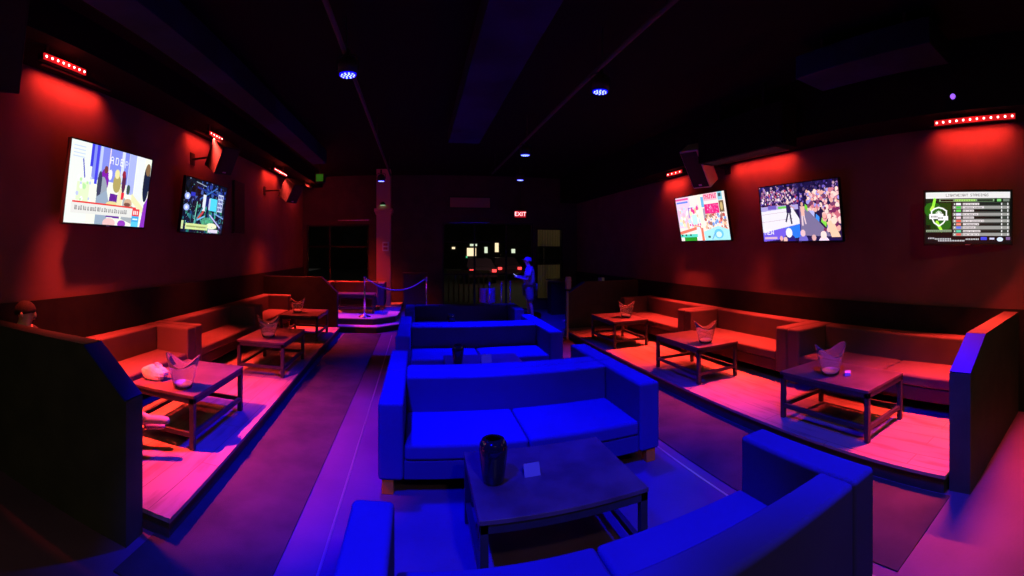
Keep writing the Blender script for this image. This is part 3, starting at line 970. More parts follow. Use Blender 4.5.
def scr_news():
    c = Canvas((236, 240, 226))
    c.rect(0, 0, 60, 144, (232, 238, 232))
    for y in range(8, 30, 6):
        c.rect(8, y, 40, y + 2, (200, 214, 236))
    c.rect(62, 0, 175, 62, (130, 140, 232))
    c.rect(56, 0, 64, 40, (60, 60, 220))
    c.rect(72, 0, 80, 70, (70, 66, 226))
    c.rect(82, 0, 90, 60, (190, 200, 240))
    c.rect(150, 0, 160, 60, (214, 220, 246))
    c.rect(176, 0, 200, 80, (170, 180, 236))
    c.rect(204, 0, 232, 90, (228, 232, 240))
    c.line(112, 0, 112, 60, 2, (240, 220, 225))
    c.text(114, 14, 'ADE', (240, 240, 255), 2, 8)
    c.text(162, 16, 'P', (214, 220, 246), 2)
    c.line(36, 30, 44, 60, 3, (60, 60, 190))
    c.rect(26, 70, 60, 118, (222, 240, 196))
    c.specks(24, 60, 70, 110, 18, [(180, 230, 160), (240, 246, 240), (190, 200, 235)], (2, 5), 4)
    c.ell(102, 60, 13, 22, (128, 30, 170))
    c.ell(104, 40, 6, 7, (120, 60, 60))
    c.ell(98, 96, 16, 42, (150, 160, 176))
    c.ell(88, 70, 7, 26, (60, 62, 90))
    c.poly([(84, 92), (112, 78), (122, 100), (120, 144), (86, 144)], (150, 168, 190))
    c.ell(142, 62, 13, 18, (176, 160, 96))
    c.ell(140, 44, 8, 9, (235, 225, 160))
    c.poly([(124, 82), (154, 84), (162, 130), (118, 128)], (100, 34, 150))
    c.ell(134, 106, 22, 9, (226, 214, 150))
    c.ell(156, 96, 9, 26, (232, 224, 180))
    c.ell(118, 48, 6, 10, (240, 236, 240))
    c.ell(164, 58, 7, 20, (90, 40, 80))
    c.ell(162, 42, 6, 7, (150, 40, 60))
    c.rect(160, 78, 170, 92, (230, 40, 60))
    c.poly([(168, 86), (232, 116), (232, 144), (168, 130)], (164, 172, 178))
    c.ell(186, 98, 14, 10, (206, 170, 140))
    c.ell(184, 100, 11, 4, (120, 80, 70))
    c.poly([(196, 76), (256, 110), (256, 122), (196, 92)], (232, 228, 180))
    c.ell(182, 70, 6, 10, (60, 80, 70))
    c.ell(244, 50, 12, 40, (24, 32, 60))
    c.ell(246, 22, 9, 13, (130, 100, 70))
    c.poly([(244, 96), (256, 80), (256, 144), (238, 144)], (140, 50, 190))
    c.rect(18, 104, 218, 107, (226, 60, 56))
    c.rect(16, 107, 206, 126, (226, 226, 222))
    rn = random.Random(2)
    x = 26
    while x < 190:
        w_ = rn.choice((2, 3, 4))
        c.rect(x, 112 + rn.choice((0, 1)), x + w_, 120, (110, 106, 110))
        c.rect(x + 1, 113, x + w_ - 1, 118, (205, 204, 204))
        x += w_ + rn.choice((1, 2, 4))
    c.rect(206, 107, 232, 122, (226, 60, 70))
    c.rect(206, 122, 232, 134, (60, 170, 230))
    c.rect(206, 134, 232, 144, (90, 200, 236))
    for x in (210, 216, 223):
        c.rect(x, 111, x + 4, 119, (250, 230, 230))
    c.rect(210, 127, 228, 130, (220, 240, 250))
    c.ell(130, 140, 20, 10, (236, 190, 190))
    c.ell(172, 140, 14, 8, (150, 60, 190))
    return c


def scr_arena():
    c = Canvas((10, 16, 40))
    c.specks(0, 0, 256, 60, 130, [(20, 30, 90), (6, 8, 16), (40, 60, 150), (8, 14, 30), (60, 90, 160)], (2, 9), 11)
    c.specks(0, 60, 256, 144, 170, [(20, 60, 110), (30, 110, 120), (10, 20, 50), (60, 160, 150), (14, 30, 60), (40, 120, 90)], (2, 8), 12)
    c.rect(0, 0, 90, 44, (6, 10, 10), .8)
    c.line(70, 20, 256, 34, 5, (24, 50, 140))
    c.line(90, 50, 190, 10, 4, (60, 110, 190))
    c.line(60, 6, 120, 12, 2, (150, 170, 190))
    c.rect(150, 42, 200, 78, (80, 210, 246))
    c.rect(146, 44, 156, 76, (190, 190, 230))
    c.rect(204, 26, 240, 78, (190, 200, 230))
    for y in range(30, 76, 12):
        for x in range(207, 238, 11):
            c.rect(x, y, x + 7, y + 8, (40, 50, 150))
    c.rect(108, 36, 126, 82, (220, 225, 240))
    c.rect(126, 40, 144, 70, (24, 30, 110))
    for y in (48, 78):
        c.ell(18, y, 15, 9, (150, 170, 240))
        c.ell(18, y, 7, 5, (225, 230, 255))
    c.rect(36, 36, 60, 46, (40, 50, 190))
    c.line(60, 130, 110, 74, 6, (60, 140, 150))
    c.line(76, 60, 70, 120, 4, (110, 200, 180))
    c.line(90, 104, 116, 84, 8, (200, 70, 60))
    c.line(86, 108, 128, 96, 5, (110, 180, 220))
    c.line(160, 90, 236, 124, 5, (180, 180, 235))
    c.line(190, 84, 256, 96, 4, (120, 150, 210))
    c.ell(150, 112, 40, 14, (90, 190, 140), .7)
    c.ell(180, 122, 34, 9, (230, 240, 200))
    c.rect(24, 120, 156, 136, (206, 222, 150))
    c.rect(0, 114, 12, 136, (206, 222, 160))
    c.rect(30, 126, 148, 130, (150, 166, 100))
    c.rect(160, 132, 226, 142, (220, 210, 230))
    c.specks(0, 0, 256, 144, 90, [(180, 210, 240), (120, 200, 190), (60, 90, 220)], (.8, 1.6), 13)
    return c


def scr_pink():
    c = Canvas((246, 232, 226))
    c.rect(0, 0, 78, 100, (244, 206, 232))
    c.rect(0, 4, 72, 10, (240, 80, 160))
    c.rect(4, 14, 68, 20, (110, 140, 240))
    c.specks(6, 34, 120, 96, 60, [(250, 236, 190), (240, 190, 220), (200, 226, 246), (252, 250, 240), (246, 200, 160)], (3, 9), 21)
    c.rect(64, 36, 68, 68, (130, 100, 210))
    c.rect(64, 36, 90, 39, (130, 100, 210))
    for (x, y) in ((84, 44), (112, 40), (92, 50)):
        c.ell(x, y, 6, 7, (240, 60, 150))
    for x in range(64, 124, 14):
        c.ell(x, 92, 4, 4, (226, 50, 170))
    c.rect(80, 60, 106, 92, (200, 238, 236))
    c.rect(122, 0, 140, 144, (250, 240, 220))
    c.rect(138, 8, 152, 40, (110, 180, 230))
    c.rect(142, 44, 152, 80, (170, 160, 180))
    c.rect(152, 0, 218, 22, (246, 190, 206))
    for k, x in enumerate(range(156, 214, 9)):
        c.rect(x, 3, x + 4, 17, (236, 40, 120))
        c.rect(x, 3 + 5 * (k % 3), x + 8, 6 + 5 * (k % 3), (236, 40, 120))
    c.rect(152, 32, 222, 62, (232, 40, 130))
    c.specks(156, 34, 218, 60, 26, [(246, 120, 180), (255, 190, 214), (240, 80, 150)], (1.5, 4), 22)
    c.rect(222, 0, 244, 24, (140, 200, 220))
    c.rect(226, 4, 238, 14, (60, 80, 90))
    c.rect(224, 26, 246, 60, (120, 96, 70))
    c.ell(234, 42, 6, 12, (210, 180, 120))
    c.specks(146, 64, 250, 112, 90, [(236, 110, 100), (250, 190, 150), (120, 160, 230), (200, 80, 80), (250, 220, 200), (170, 120, 110)], (2, 6), 23)
    c.poly([(0, 112), (118, 96), (120, 104), (0, 122)], (240, 120, 100))
    c.rect(0, 122, 104, 132, (90, 220, 200))
    for x in (6, 28, 54):
        c.rect(x, 122, x + 8, 128, (40, 50, 50))
    c.rect(20, 132, 90, 144, (40, 150, 40))
    c.rect(96, 100, 114, 144, (226, 232, 246))
    c.rect(118, 104, 130, 144, (240, 120, 96))
    c.rect(130, 96, 140, 144, (246, 236, 226))
    c.poly([(130, 116), (206, 100), (256, 114), (256, 144), (134, 144)], (170, 232, 240))
    c.ell(204, 124, 22, 15, (110, 200, 240))
    c.ell(204, 126, 13, 9, (210, 240, 250))
    c.line(170, 140, 186, 122, 3, (90, 150, 220))
    c.rect(150, 130, 162, 136, (60, 90, 70))
    return c


def scr_wrestling():
    c = Canvas((30, 20, 70))
    c.specks(0, 0, 256, 46, 420, [(60, 40, 130), (20, 12, 50), (110, 90, 190), (12, 8, 36), (160, 120, 180), (40, 30, 110), (190, 150, 170)], (1.2, 4), 31)
    c.specks(0, 14, 130, 54, 190, [(210, 180, 200), (150, 90, 130), (60, 30, 90), (240, 220, 225), (110, 70, 150), (180, 60, 90)], (1.4, 3.6), 32)
    c.rect(120, 0, 200, 26, (20, 16, 60), .6)
    c.rect(0, 52, 130, 64, (170, 160, 220))
    c.rect(26, 50, 56, 60, (110, 90, 190))
    c.rect(62, 54, 92, 60, (110, 200, 90))
    c.poly([(0, 64), (110, 58), (136, 96), (128, 104), (0, 120)], (232, 228, 238))
    c.line(0, 72, 90, 68, 1, (200, 170, 190))
    c.line(0, 92, 108, 86, 1, (200, 170, 190))
    c.poly([(0, 120), (132, 100), (132, 132), (0, 144)], (112, 90, 226))
    c.poly([(80, 110), (132, 100), (132, 134), (92, 138)], (40, 120, 240))
    c.poly([(132, 56), (168, 60), (236, 130), (232, 134), (134, 130)], (122, 110, 150))
    c.line(132, 46, 132, 130, 2.6, (60, 30, 110))
    c.poly([(148, 40), (172, 42), (256, 118), (256, 144), (226, 132), (160, 66)], (34, 20, 60))
    for (x, y, w_, col_) in ((152, 52, 9, (120, 210, 60)), (166, 62, 14, (180, 180, 240)), (184, 78, 10, (60, 140, 240)), (200, 88, 14, (130, 220, 70)), (216, 104, 12, (40, 90, 220))):
        c.poly([(x, y), (x + w_, y + w_ * .8), (x + w_ - 2, y + w_ * .8 + 12), (x - 2, y + 10)], col_)
    c.specks(160, 22, 256, 70, 170, [(240, 190, 190), (250, 215, 205), (210, 120, 140), (120, 60, 100), (235, 170, 160), (160, 150, 230)], (2, 6), 33)
    c.specks(206, 66, 256, 118, 90, [(240, 190, 190), (250, 215, 205), (200, 100, 120), (120, 40, 90), (235, 170, 160)], (2, 7), 34)
    c.poly([(214, 100), (232, 94), (252, 136), (226, 136)], (250, 200, 170))
    c.ell(236, 96, 8, 9, (250, 215, 200))
    # referee in the ring and a wrestler on the ramp
    c.ell(96, 44, 5, 6, (240, 200, 200))
    c.poly([(90, 50), (104, 50), (106, 72), (90, 72)], (40, 30, 80))
    c.line(94, 72, 86, 92, 5, (30, 20, 70))
    c.line(101, 72, 104, 98, 5, (30, 20, 70))
    c.line(104, 54, 116, 60, 3, (200, 150, 160))
    c.ell(142, 52, 4, 5, (220, 160, 150))
    c.poly([(136, 58), (150, 58), (148, 82), (138, 82)], (240, 180, 170))
    c.line(140, 82, 140, 104, 4, (230, 200, 210))
    c.line(146, 82, 150, 100, 4, (230, 200, 210))
    # spectators' heads along the bottom
    for (x, y, r, c1, c2) in ((92, 122, 11, (240, 235, 240), (30, 30, 120)), (64, 136, 6, (230, 170, 170), (20, 10, 50)), (78, 140, 7, (240, 190, 180), (30, 20, 50)),
                              (138, 124, 8, (235, 190, 200), (110, 100, 200)), (172, 136, 7, (220, 170, 170), (30, 20, 60)), (202, 130, 9, (250, 220, 215), (245, 215, 240))):
        c.ell(x, y + 18, r * 1.8, 14, c2)
        c.ell(x, y, r, r * 1.1, c1)
    c.text(5, 112, 'AEW', (245, 240, 250), 2, 6)
    c.rect(4, 132, 50, 138, (240, 200, 200), .8)
    return c


def scr_standings():
    c = Canvas((12, 14, 12))
    c.rect(4, 3, 252, 20, (226, 224, 224))
    c.text(64, 8, 'LIGHTWEIGHT STANDINGS', (70, 60, 64), 1, 6)
    c.rect(4, 21, 252, 30, (24, 40, 24))
    c.rect(44, 22, 206, 29, (130, 160, 120))
    c.rect(48, 23, 86, 28, (10, 12, 10))
    c.rect(156, 23, 202, 28, (10, 12, 10))
    c.rect(90, 23, 152, 28, (170, 226, 110))
    c.rect(214, 22, 226, 29, (120, 200, 110))
    c.rect(232, 22, 250, 29, (110, 120, 110))
    for k in range(13):
        c.rect(90 + 5 * k, 24, 92 + 5 * k, 27, (60, 90, 40))
    # left picture with the shield
    c.rect(4, 32, 80, 106, (16, 60, 14))
    c.ell(24, 50, 26, 20, (34, 100, 20))
    c.ell(56, 90, 22, 18, (30, 96, 24))
    c.rect(4, 92, 18, 106, (8, 24, 8))
    c.line(30, 22, 24, 46, 8, (150, 240, 60))
    c.line(24, 44, 20, 50, 9, (190, 250, 80))
    c.line(36, 84, 50, 108, 8, (170, 250, 60))
    for w_, col_ in ((4, (235, 240, 235)),):
        pts_ = [(20, 52), (42, 44), (64, 52), (64, 66), (42, 96), (20, 66)]
        pts_ = [(20, 54), (30, 47), (42, 44), (54, 47), (65, 54), (64, 72), (56, 86), (42, 95), (28, 86), (21, 72), (20, 54)]
        for (a_, b_) in zip(pts_, pts_[1:]):
            c.line(*a_, *b_, w_, col_)
    for a_ in np.linspace(PI * 1.1, PI * 1.9, 7):
        c.line(42, 64, 42 + 10 * math.cos(a_), 64 + 10 * math.sin(a_), 2, (235, 240, 235))
    c.rect(14, 62, 56, 76, (238, 238, 238))
    c.rect(40, 68, 70, 80, (238, 238, 238))
    for k in range(9):
        c.rect(20 + 4 * k, 67 + (k > 4) * 4, 22 + 4 * k, 72 + (k > 4) * 4, (50, 40, 40))
    c.rect(4, 106, 80, 112, (140, 160, 130))
    for k in range(12):
        c.rect(8 + 6 * k, 108, 11 + 6 * k, 111, (40, 50, 40))
    # rows
    flags = [(235, 235, 245), (60, 190, 60), (90, 210, 80), (220, 220, 250), (230, 200, 210), (230, 80, 60), (240, 140, 120), (90, 110, 230), (90, 200, 160), (220, 90, 80)]
    rn = random.Random(5)
    for k in range(10):
        y = 32 + k * 9.2
        light_row = k % 2
        c.rect(84, y, 250, y + 8.2, (150, 150, 146) if light_row else (60, 66, 60))
        ln = rn.randint(30, 62)
        c.rect(114, y + 1, 116 + ln, y + 7, (214, 206, 208))
        for q in range(ln // 4):
            if rn.random() < .8:
                c.rect(116 + q * 4, y + 3, 118 + q * 4, y + 6, (110, 104, 108))
        if not light_row:
            c.rect(118 + ln, y + 2, 224, y + 6, (10, 12, 10))
        c.rect(94, y + 1, 108, y + 7, flags[k])
        c.rect(88, y + 2, 91, y + 6, (220, 230, 220))
        c.rect(226, y + 1, 229, y + 7, (225, 225, 225))
        c.rect(244, y + 1, 247, y + 7, (225, 225, 225))
    c.rect(4, 124, 252, 142, (14, 14, 16))
    c.rect(166, 126, 184, 134, (60, 70, 220))
    c.rect(192, 128, 206, 133, (200, 200, 230))
    c.ell(222, 132, 9, 6, (210, 225, 250))
    c.rect(240, 126, 252, 134, (120, 90, 140))
    for (x0, x1, y) in ((10, 26, 127), (30, 78, 129), (40, 120, 134), (122, 160, 130)):
        for x in range(x0, x1, 5):
            c.rect(x, y, x + 3, y + 4, (200, 200, 205))
    return c


def screen_mat(name, strength):
    m = bpy.data.materials.new(name)
    m.use_nodes = True
    nt = m.node_tree
    b = nt.nodes['Principled BSDF']
    at = nt.nodes.new('ShaderNodeAttribute')
    at.attribute_name = 'picture'
    b.inputs['Base Color'].default_value = (.01, .01, .01, 1)
    b.inputs['Roughness'].default_value = .25
    nt.links.new(at.outputs['Color'], b.inputs['Emission Color'])
    b.inputs['Emission Strength'].default_value = strength
    return m


M_SCR = screen_mat('lit_screen', 1.2)


def television(label, side, ya, yb, zt, zb, pitch, canvas, group='wall mounted televisions', yaw=0.0):
    """ya = end nearer the picture's left edge, yb = right edge (world Y); top leans into the room"""
    w, h = abs(yb - ya), zt - zb
    wall = XR if side > 0 else XL
    off = .22
    t = thing('television', label, 'television', (wall - side * off, (ya + yb) / 2, (zt + zb) / 2), 0, group)
    # local frame: u along picture's x (left to right), v up, n towards the room
    u = Vector((0, 1 if yb > ya else -1, 0))
    n = Vector((-side, 0, 0))
    if yaw:
        R_ = Matrix.Rotation(yaw, 3, 'Z')
        u, n = R_ @ u, R_ @ n
    v = Vector((0, 0, 1)) * math.cos(pitch) + n * math.sin(pitch)
    n = n * math.cos(pitch) - Vector((0, 0, 1)) * math.sin(pitch)
    B = Matrix(((u.x, n.x, v.x, 0), (u.y, n.y, v.y, 0), (u.z, n.z, v.z, 0), (0, 0, 0, 1)))
    b = .014
    MB().box(-w / 2 - b, w / 2 + b, -.045, 0, -h / 2 - b * 1.6, h / 2 + b, B).build('casing', M_BLACK, t, bevel=.006)
    fr_ = MB().ring(-w / 2 - b, w / 2 + b, -h / 2 - b * 1.6, h / 2 + b, 0, .008, b)
    fr_.v = [tuple(B @ Vector((a, c2 + .0002, b2))) for (a, b2, c2) in fr_.v]
    fr_.build('bezel', M_BLACK, t)
    MB().box(-.03, .03, .001, .010, -h / 2 - b * 1.3, -h / 2 - b * .6, B).build('badge', M_SILVER, t)
    gx, gy = np.meshgrid(np.linspace(-w / 2, w / 2, GW + 1), np.linspace(h / 2, -h / 2, GH + 1))
    P = np.stack([gx.ravel(), np.full(gx.size, .003), gy.ravel()], 1) @ np.array(B.to_3x3()).T
    idx = np.arange((GW + 1) * (GH + 1)).reshape(GH + 1, GW + 1)
    F = np.stack([idx[:-1, :-1], idx[1:, :-1], idx[1:, 1:], idx[:-1, 1:]], -1).reshape(-1, 4)
    me = bpy.data.meshes.new('screen')
    me.from_pydata(P.tolist(), [], F.tolist())
    at = me.attributes.new('picture', 'FLOAT_COLOR', 'CORNER')
    a = np.clip(canvas.a, 0, 1)
    lin = np.where(a <= .04045, a / 12.92, ((a + .055) / 1.055) ** 2.4)
    rgba = np.concatenate([lin.reshape(-1, 3), np.ones((GW * GH, 1))], 1)
    at.data.foreach_set('color', np.repeat(rgba, 4, axis=0).astype(np.float32).ravel())
    me.materials.append(M_SCR)
    o = bpy.data.objects.new('screen', me)
    COL.objects.link(o)
    o.parent = t
    # arm to the wall
    MB().box(min(0, side * off) + .02 * 0, max(0, side * off), -.05, .05, -.06, .06).build('wall_arm', M_BLACK, t, loc=(side * .04, 0, 0)) if False else \
        MB().box(side * .03 if side > 0 else side * (off - .021), side * (off - .021) if side > 0 else side * .03, -.06, .06, -.07, .07).build('wall_arm', M_BLACK, t)
    MB().box(*sorted((side * (off - .021), side * (off - .001))), -.2, .2, -.15, .15).build('wall_plate', M_BLACK, t)
    return t


television('large news screen on the left wall showing people under ADE lettering', -1, 3.32, 4.82, 3.10, 2.20, math.radians(9), scr_news())
television('smaller-looking blue arena screen on the left wall under a speaker', -1, 5.75, 7.2, 3.02, 2.18, math.radians(8), scr_arena())
television('far right-wall screen with pink and pale blue picture', 1, 7.25, 5.75, 2.92, 2.07, math.radians(11), scr_pink())
television('large screen on the right wall showing a wrestling ring and crowd', 1, 4.92, 3.42, 2.87, 2.03, math.radians(8), scr_wrestling())
television('screen reading LIGHTWEIGHT STANDINGS on the right wall, nearest the right end', 1, 2.135, 1.115, 2.59, 1.975, math.radians(2), scr_standings(), yaw=.24)

# ------------------------------------------------------------------ people


def skin_mesh(name, m, nodes, edges, parent, sub=2, scale=1.0):
    """nodes: list of (x,y,z,r) or (x,y,z,(rx,ry)); first is the root"""
    me = bpy.data.meshes.new(name)
    me.from_pydata([n[:3] for n in nodes], edges, [])
    me.materials.append(m)
    o = bpy.data.objects.new(name, me)
    COL.objects.link(o)
    o.parent = parent
    sk = o.modifiers.new('skin', 'SKIN')
    sk.use_smooth_shade = True
    if not me.skin_vertices:
        bm_layer = None
        import bmesh
        bm = bmesh.new()
        bm.from_mesh(me)
        bm.verts.layers.skin.verify()
        bm.to_mesh(me)
        bm.free()
    for i, n in enumerate(nodes):
        r = n[3] if isinstance(n[3], tuple) else (n[3], n[3])
        me.skin_vertices[0].data[i].radius = r
        me.skin_vertices[0].data[i].use_root = (i == 0)
    s_ = o.modifiers.new('sub', 'SUBSURF')
    s_.levels = s_.render_levels = sub
    return o


def figure(name, label, loc, rz, P, colors, group=None, cap=True, g=1.0):
    """P: joint positions with +Y forward, +X the figure's right... each joint (x, y, z)"""
    t = thing(name, label, 'person', loc, rz, group)
    nodes, edges = [], []

    def nd(p, r):
        nodes.append((*p, r))
        return len(nodes) - 1

    def ed(a, b):
        edges.append((a, b))
    pel = nd(P['pelvis'], .125)
    sp = nd(P['waist'], .115)
    chs = nd(P['chest'], .135)
    nk = nd(P['neck'], .052)
    hb_ = nd(P['jaw'], .066)
    hc = nd(P['head'], .092)
    ht = nd(P['crown'], .062)
    for a, b in ((pel, sp), (sp, chs), (chs, nk), (nk, hb_), (hb_, hc), (hc, ht)):
        ed(a, b)
    for s_ in 'LR':
        sh = nd(P['shoulder' + s_], .062)
        el = nd(P['elbow' + s_], .042)
        wr = nd(P['wrist' + s_], .027)
        pm = nd(P['palm' + s_], (.036, .018))
        for a, b in ((chs, sh), (sh, el), (el, wr), (wr, pm)):
            ed(a, b)
        w_, p_ = Vector(P['wrist' + s_]), Vector(P['palm' + s_])
        d = (p_ - w_).normalized()
        side_ = d.cross(Vector((0, 0, 1)))
        side_ = side_.normalized() if side_.length > .1 else Vector((0, 1, 0))
        dn = d.cross(side_) * (1 if d.cross(side_).z < 0 else -1)
        for k, (o_, ln) in enumerate(((-.028, .062), (-.010, .074), (.010, .070), (.028, .055))):
            a_ = nd(tuple(p_ + side_ * o_ + d * .030), .009)
            b_ = nd(tuple(p_ + side_ * o_ * 1.1 + d * (.03 + ln * .5) + dn * .008), .0085)
            c_ = nd(tuple(p_ + side_ * o_ * 1.05 + d * (.03 + ln * .8) + dn * .030), .0075)
            ed(pm, a_)
            ed(a_, b_)
            ed(b_, c_)
        a_ = nd(tuple(p_ - side_ * .036 - d * .012), .010)
        b_ = nd(tuple(p_ - side_ * .052 + d * .025 + dn * .012), .009)
        ed(pm, a_)
        ed(a_, b_)
        hp = nd(P['hip' + s_], .088)
        kn = nd(P['knee' + s_], .057)
        cf = nd(tuple(Vector(P['knee' + s_]).lerp(Vector(P['ankle' + s_]), .32)), .054)
        an = nd(P['ankle' + s_], .036)
        to = nd(P['toe' + s_], (.040, .028))
        for a, b in ((pel, hp), (hp, kn), (kn, cf), (cf, an), (an, to)):
            ed(a, b)
    skin_mesh('body', M_SKIN, nodes, edges, t)
    # face: nose, ears, eyes
    hd, jaw = Vector(P['head']), Vector(P['jaw'])
    fwd = Vector((0, 1, 0))
    MB().lathe([(.012, -.02), (.016, -.005), (.008, .03)], 10, Matrix.Translation(hd + fwd * .092 + Vector((0, 0, -.02)))).build('nose', M_SKIN, t, smooth=True)
    for s_ in (-1, 1):
        MB().lathe([(.006, -.028), (.016, -.01), (.018, .012), (.008, .03)], 10, Matrix.Translation(hd + Vector((s_ * .090, -.005, -.012)))).build('ear', M_SKIN, t, smooth=True)
        MB().lathe([(.003, -.009), (.010, -.004), (.010, .004), (.003, .009)], 10, Matrix.Translation(hd + Vector((s_ * .034, .082, .012)))).build('eye', M_BLACK, t, smooth=True)
    MB().box(hd.x - .024, hd.x + .024, hd.y + .074, hd.y + .088, hd.z - .062, hd.z - .054).build('mouth', mat('lips', (.35, .12, .1), .6), t, bevel=.003)
    # hair / cap: a dome over the skull
    dome = [(.100 * math.sin(a), .100 * math.cos(a)) for a in np.linspace(PI * .56, .05, 9)]
    MB().lathe(dome, 24, Matrix.Translation(hd + Vector((0, -.008, .012))) @ Matrix.Rotation(.18, 4, 'X') @ Matrix.Scale(1.08, 4, (0, 1, 0))).build('cap' if cap else 'hair', mat('cap_cloth', (.25, .25, .3), .8) if cap else M_HAIR, t, smooth=True)
    if cap:
        vs = [(.075 * math.cos(a), .09 + .075 * math.sin(a), 0) for a in np.linspace(0, PI, 9)]
        MB().add([(x, y, .0) for x, y, _ in vs] + [(x, y, .008) for x, y, _ in vs],
                 [tuple(range(9))[::-1], tuple(range(9, 18))] + [(i, (i + 1) % 9, (i + 1) % 9 + 9, i + 9) for i in range(9)],
                 Matrix.Translation(hd + Vector((0, .0, .035)))).build('cap_brim', MATS['cap_cloth'], t)
    # shirt
    n2 = [(*P['pelvis'][:2], P['pelvis'][2] + .03, .142 * g), (*P['waist'], .135 * g), (*P['chest'], .155 * g), (P['neck'][0], P['neck'][1], P['neck'][2] - .04, .07)]
    e2 = [(0, 1), (1, 2), (2, 3)]
    for s_ in 'LR':
        sh, el = Vector(P['shoulder' + s_]), Vector(P['elbow' + s_])
        n2.append((*sh, .078 * g))
        n2.append((*sh.lerp(el, .75), .062 * g))
        e2 += [(2, len(n2) - 2), (len(n2) - 2, len(n2) - 1)]
    skin_mesh('shirt', colors[0], n2, e2, t)
    # shorts or trousers
    n3 = [(*P['pelvis'], .145 * g)]
    e3 = []
    for s_ in 'LR':
        hp, kn, an = Vector(P['hip' + s_]), Vector(P['knee' + s_]), Vector(P['ankle' + s_])
        i = len(n3)
        n3 += [(*hp, .105 * g), (*hp.lerp(kn, 1.0), .082 * g)]
        e3 += [(0, i), (i, i + 1)]
        if colors[3]:
            n3.append((*kn.lerp(an, .85), .058))
            e3.append((i + 1, i + 2))
    skin_mesh('trousers' if colors[3] else 'shorts', colors[1], n3, e3, t)
    for s_ in 'LR':
        an, to = Vector(P['ankle' + s_]), Vector(P['toe' + s_])
        d = (to - an)
        dd = d.copy()
        dd.normalize()
        heel = an - dd * .045
        skin_mesh('shoe', colors[2], [(*(heel + Vector((0, 0, -.012))), .040), (*an.lerp(to, .5), (.046, .040)), (*to, (.046, .032)), (*(to + dd * .03), (.034, .022))], [(0, 1), (1, 2), (2, 3)], t)
    return t


stand = dict(pelvis=(0, 0, .92), waist=(0, .01, 1.08), chest=(0, .0, 1.28), neck=(0, .03, 1.46), jaw=(0, .06, 1.53), head=(0, .06, 1.61), crown=(0, .05, 1.68),
             shoulderR=(.19, 0, 1.38), shoulderL=(-.19, 0, 1.38), elbowR=(.23, .04, 1.10), elbowL=(-.23, .03, 1.10),
             wristR=(.14, .26, 1.17), palmR=(.11, .33, 1.19), wristL=(-.13, .26, 1.15), palmL=(-.10, .33, 1.17),
             hipR=(.10, 0, .86), hipL=(-.10, 0, .86), kneeR=(.11, .05, .49), kneeL=(-.10, -.03, .49), ankleR=(.11, .03, .085), ankleL=(-.10, -.10, .085),
             toeR=(.13, .17, .04), toeL=(-.12, .04, .04))
fig = figure('person', 'person standing by the far glass in cap, shirt and shorts, looking at a phone', (3.0, 11.55, 0), math.radians(70), stand,
             (mat('plain_shirt', (.30, .30, .36), .8), mat('dark_shorts', (.14, .14, .2), .8), M_WHITE, False), g=1.3)
ph = tag(MB().box(-.038, .038, -.005, .005, -.07, .07).build('phone', M_BLACK, rot=(-.9, 0, math.radians(70)), bevel=.003), 'phone with a lit screen held by the standing person', 'phone')
ph.location = (3.0 - .40 * math.sin(math.radians(70)), 11.55 + .40 * math.cos(math.radians(70)), 1.21)
MB().box(-.034, .034, -.007, -.0055, -.062, .062).build('display', mat('phone_display', (.3, .3, .3), .3, emit=(.7, .75, .8), estr=.8), ph)

sit = dict(pelvis=(0, .20, .535), waist=(0, .10, .68), chest=(0, .0, .86), neck=(0, .0, 1.02), jaw=(0, .03, 1.07), head=(0, .03, 1.14), crown=(0, .02, 1.20),
           shoulderR=(.17, .0, .97), shoulderL=(-.18, .0, .97), elbowR=(.20, .20, .76), elbowL=(-.22, .20, .76),
           wristR=(.13, .42, .68), palmR=(.10, .48, .66), wristL=(-.13, .42, .68), palmL=(-.10, .48, .66),
           hipR=(.09, .27, .52), hipL=(-.09, .27, .52), kneeR=(.12, .72, .55), kneeL=(-.08, .72, .50), ankleR=(.12, 1.18, .30), ankleL=(-.04, 1.18, .19),
           toeR=(.12, 1.35, .29), toeL=(-.04, 1.30, .18))
figure('person', 'seated person behind the left foreground partition, only head and shoes showing', (-3.26, 2.60, DZ + .02), math.radians(-62), sit,
       (mat('dark_sweater', (.05, .05, .055), .85), mat('black_jeans', (.02, .02, .025), .85), mat('pale_shoe', (.28, .2, .18), .7), True), cap=False, g=.85)

# ------------------------------------------------------------------ street outside the glass
struct(MB().box(-10, 16, YF + .3, 60, -.2, -.05).build('ground_street', mat('asphalt', (.05, .05, .05), .8, noise=(4, (.035, .035, .035), .4, .6))))
bf = tag(MB().box(-12, 18, 46, 47, -.1, 6).build('shop_building', mat('night_facade', (.06, .055, .045), .9, noise=(1, (.04, .04, .03), .4, .6))),
         'long dark shop building across the street with lit windows', 'building')
YS = 45.98
LITW = mat('lit_shop_window', (.6, .5, .35), .6, emit=(1, .78, .48), estr=1.3)
LITC = mat('lit_cool_window', (.6, .6, .5), .6, emit=(.85, .95, .7), estr=1.0)


def at_px(x0, x1, ya, yb, D, name, m, parent=None, th=.04):
    """axis-aligned flat-ish thing seen between these columns/rows at depth Y = D"""
    ta, tb_ = (x0 - AXX) / FPX, (x1 - AXX) / FPX
    X0, X1 = D * math.tan(ta), D * math.tan(tb_)
    R_ = math.hypot((X0 + X1) / 2, D)
    z1, z0 = HC - (ya - HOR) * R_ / FPX, HC - (yb - HOR) * R_ / FPX
    return MB().box(X0, X1, D - th, D, z0, z1).build(name, m, parent)


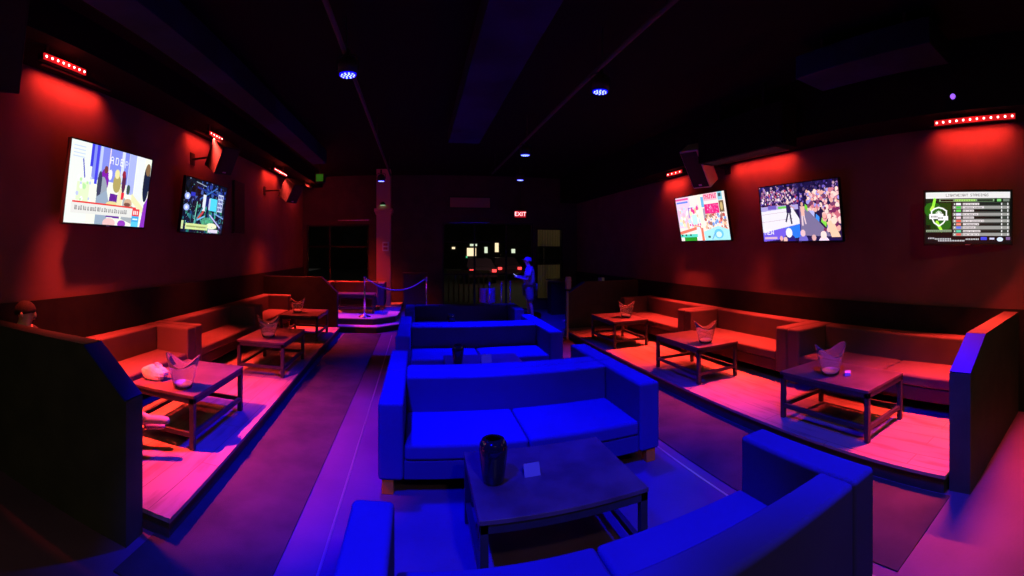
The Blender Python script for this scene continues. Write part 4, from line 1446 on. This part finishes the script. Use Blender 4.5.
for (a, b, c_, d, m) in ((467, 476, 248, 256, LITW), (470, 477, 244, 246, LITC), (484.5, 487.5, 247, 253, LITC), (495, 498.5, 243, 252, LITW),
                         (511.5, 515, 249, 253, LITC), (452, 455, 247, 249, LITW), (466, 467.5, 256, 261, mat('green_sign', (.1, .5, .2), .5, emit=(.1, .7, .3), estr=.8))):
    at_px(a, b, c_, d, YS, 'lit_window', m, bf)
at_px(500, 540, 254, 257, YS, 'awning', mat('awning_cloth', (.1, .09, .07), .9), bf, .5)


def car(label, x, y, rz):
    t = thing('parked_car', label, 'car', (x, y, -.05), rz, 'cars across the street')
    prof = [(-2.1, .35), (-2.15, .75), (-1.9, .95), (-1.2, 1.0), (-.7, 1.42), (.8, 1.45), (1.45, 1.0), (2.1, .85), (2.15, .35)]
    n = len(prof)
    w = .85
    vs = [(x_, -w * (1 if z_ < 1.1 else .82), z_) for x_, z_ in prof] + [(x_, w * (1 if z_ < 1.1 else .82), z_) for x_, z_ in prof]
    MB().add(vs, [tuple(range(n)), tuple(range(n, 2 * n))[::-1]] + [(i, i + n, (i + 1) % n + n, (i + 1) % n) for i in range(n)]).build('body', mat('dark_car_paint', (.10, .05, .09), .3), t, bevel=.05)
    for sx in (-1.3, 1.35):
        for sy in (-1, 1):
            MB().lathe([(.2, -.1), (.33, -.09), (.33, .09), (.2, .1)], 20).build('wheel', M_BLACK, t, loc=(sx, sy * .78, .33), rot=(PI / 2, 0, 0))
    for sy in (-1, 1):
        MB().box(-2.2, -2.12, sy * .65 - .12, sy * .65 + .12, .68, .84).build('tail_light', mat('tail_lamp', (.5, .02, .02), .4, emit=(1, .05, .05), estr=2.5), t)
    return t


car('dark parked car with red tail lights seen through the far glass', 5.9, 30.0, PI / 2)
car('second parked car with red tail lights, nearer the lit shop', 3.7, 27.0, PI / 2)
lp = thing('street_lamp', 'street lamp standing beyond the far glass', 'street lamp', (6.5, 22, -.05))
MB().tube([(0, 0, 0), (0, 0, 4.6), (-.2, 0, 4.9), (-.9, 0, 5.0)], .05).build('pole', M_STEEL, lp)
MB().box(-1.3, -.85, -.1, .1, 4.93, 5.03).build('lamp_head', M_STEEL, lp)
MB().box(-1.27, -.9, -.08, .08, 4.91, 4.929).build('lens', LITW, lp)
light('street_glow', 'AREA', (-1.05, 0, 4.88), (1, .82, .5), 45, (0, 0, 0), lp, shape='DISK', size=.3)
wl2 = thing('street_lamp', 'lantern post added outside to light the pale blinds', 'street lamp', (4.5, 16.2, -.05))
MB().tube([(0, 0, 0), (0, 0, 2.7)], .04).build('pole', M_STEEL, wl2)
MB().lathe([(.06, 2.7), (.12, 2.75), (.14, 3.0), (.05, 3.08)], 16).build('lantern', M_STEEL, wl2, smooth=True)
light('added_blind_backlight', 'POINT', (0, -.25, 2.7), (1, .85, .4), 9, (0, 0, 0), wl2, shadow_soft_size=.12)  # added light, brightens the blinds from behind
fn = thing('patio_fence', 'low tan patio fence outside the far glass', 'fence', (1.9, 16.5, -.05))
fm = mat('tan_fence_wood', (.3, .22, .14), .8)
MB().box(-.8, .8, -.03, .03, 1.02, 1.18).build('top_rail', fm, fn)
for k in range(9):
    MB().box(-.78 + .19 * k, -.72 + .19 * k, -.02, .02, 0, 1.02).build('picket', fm, fn)
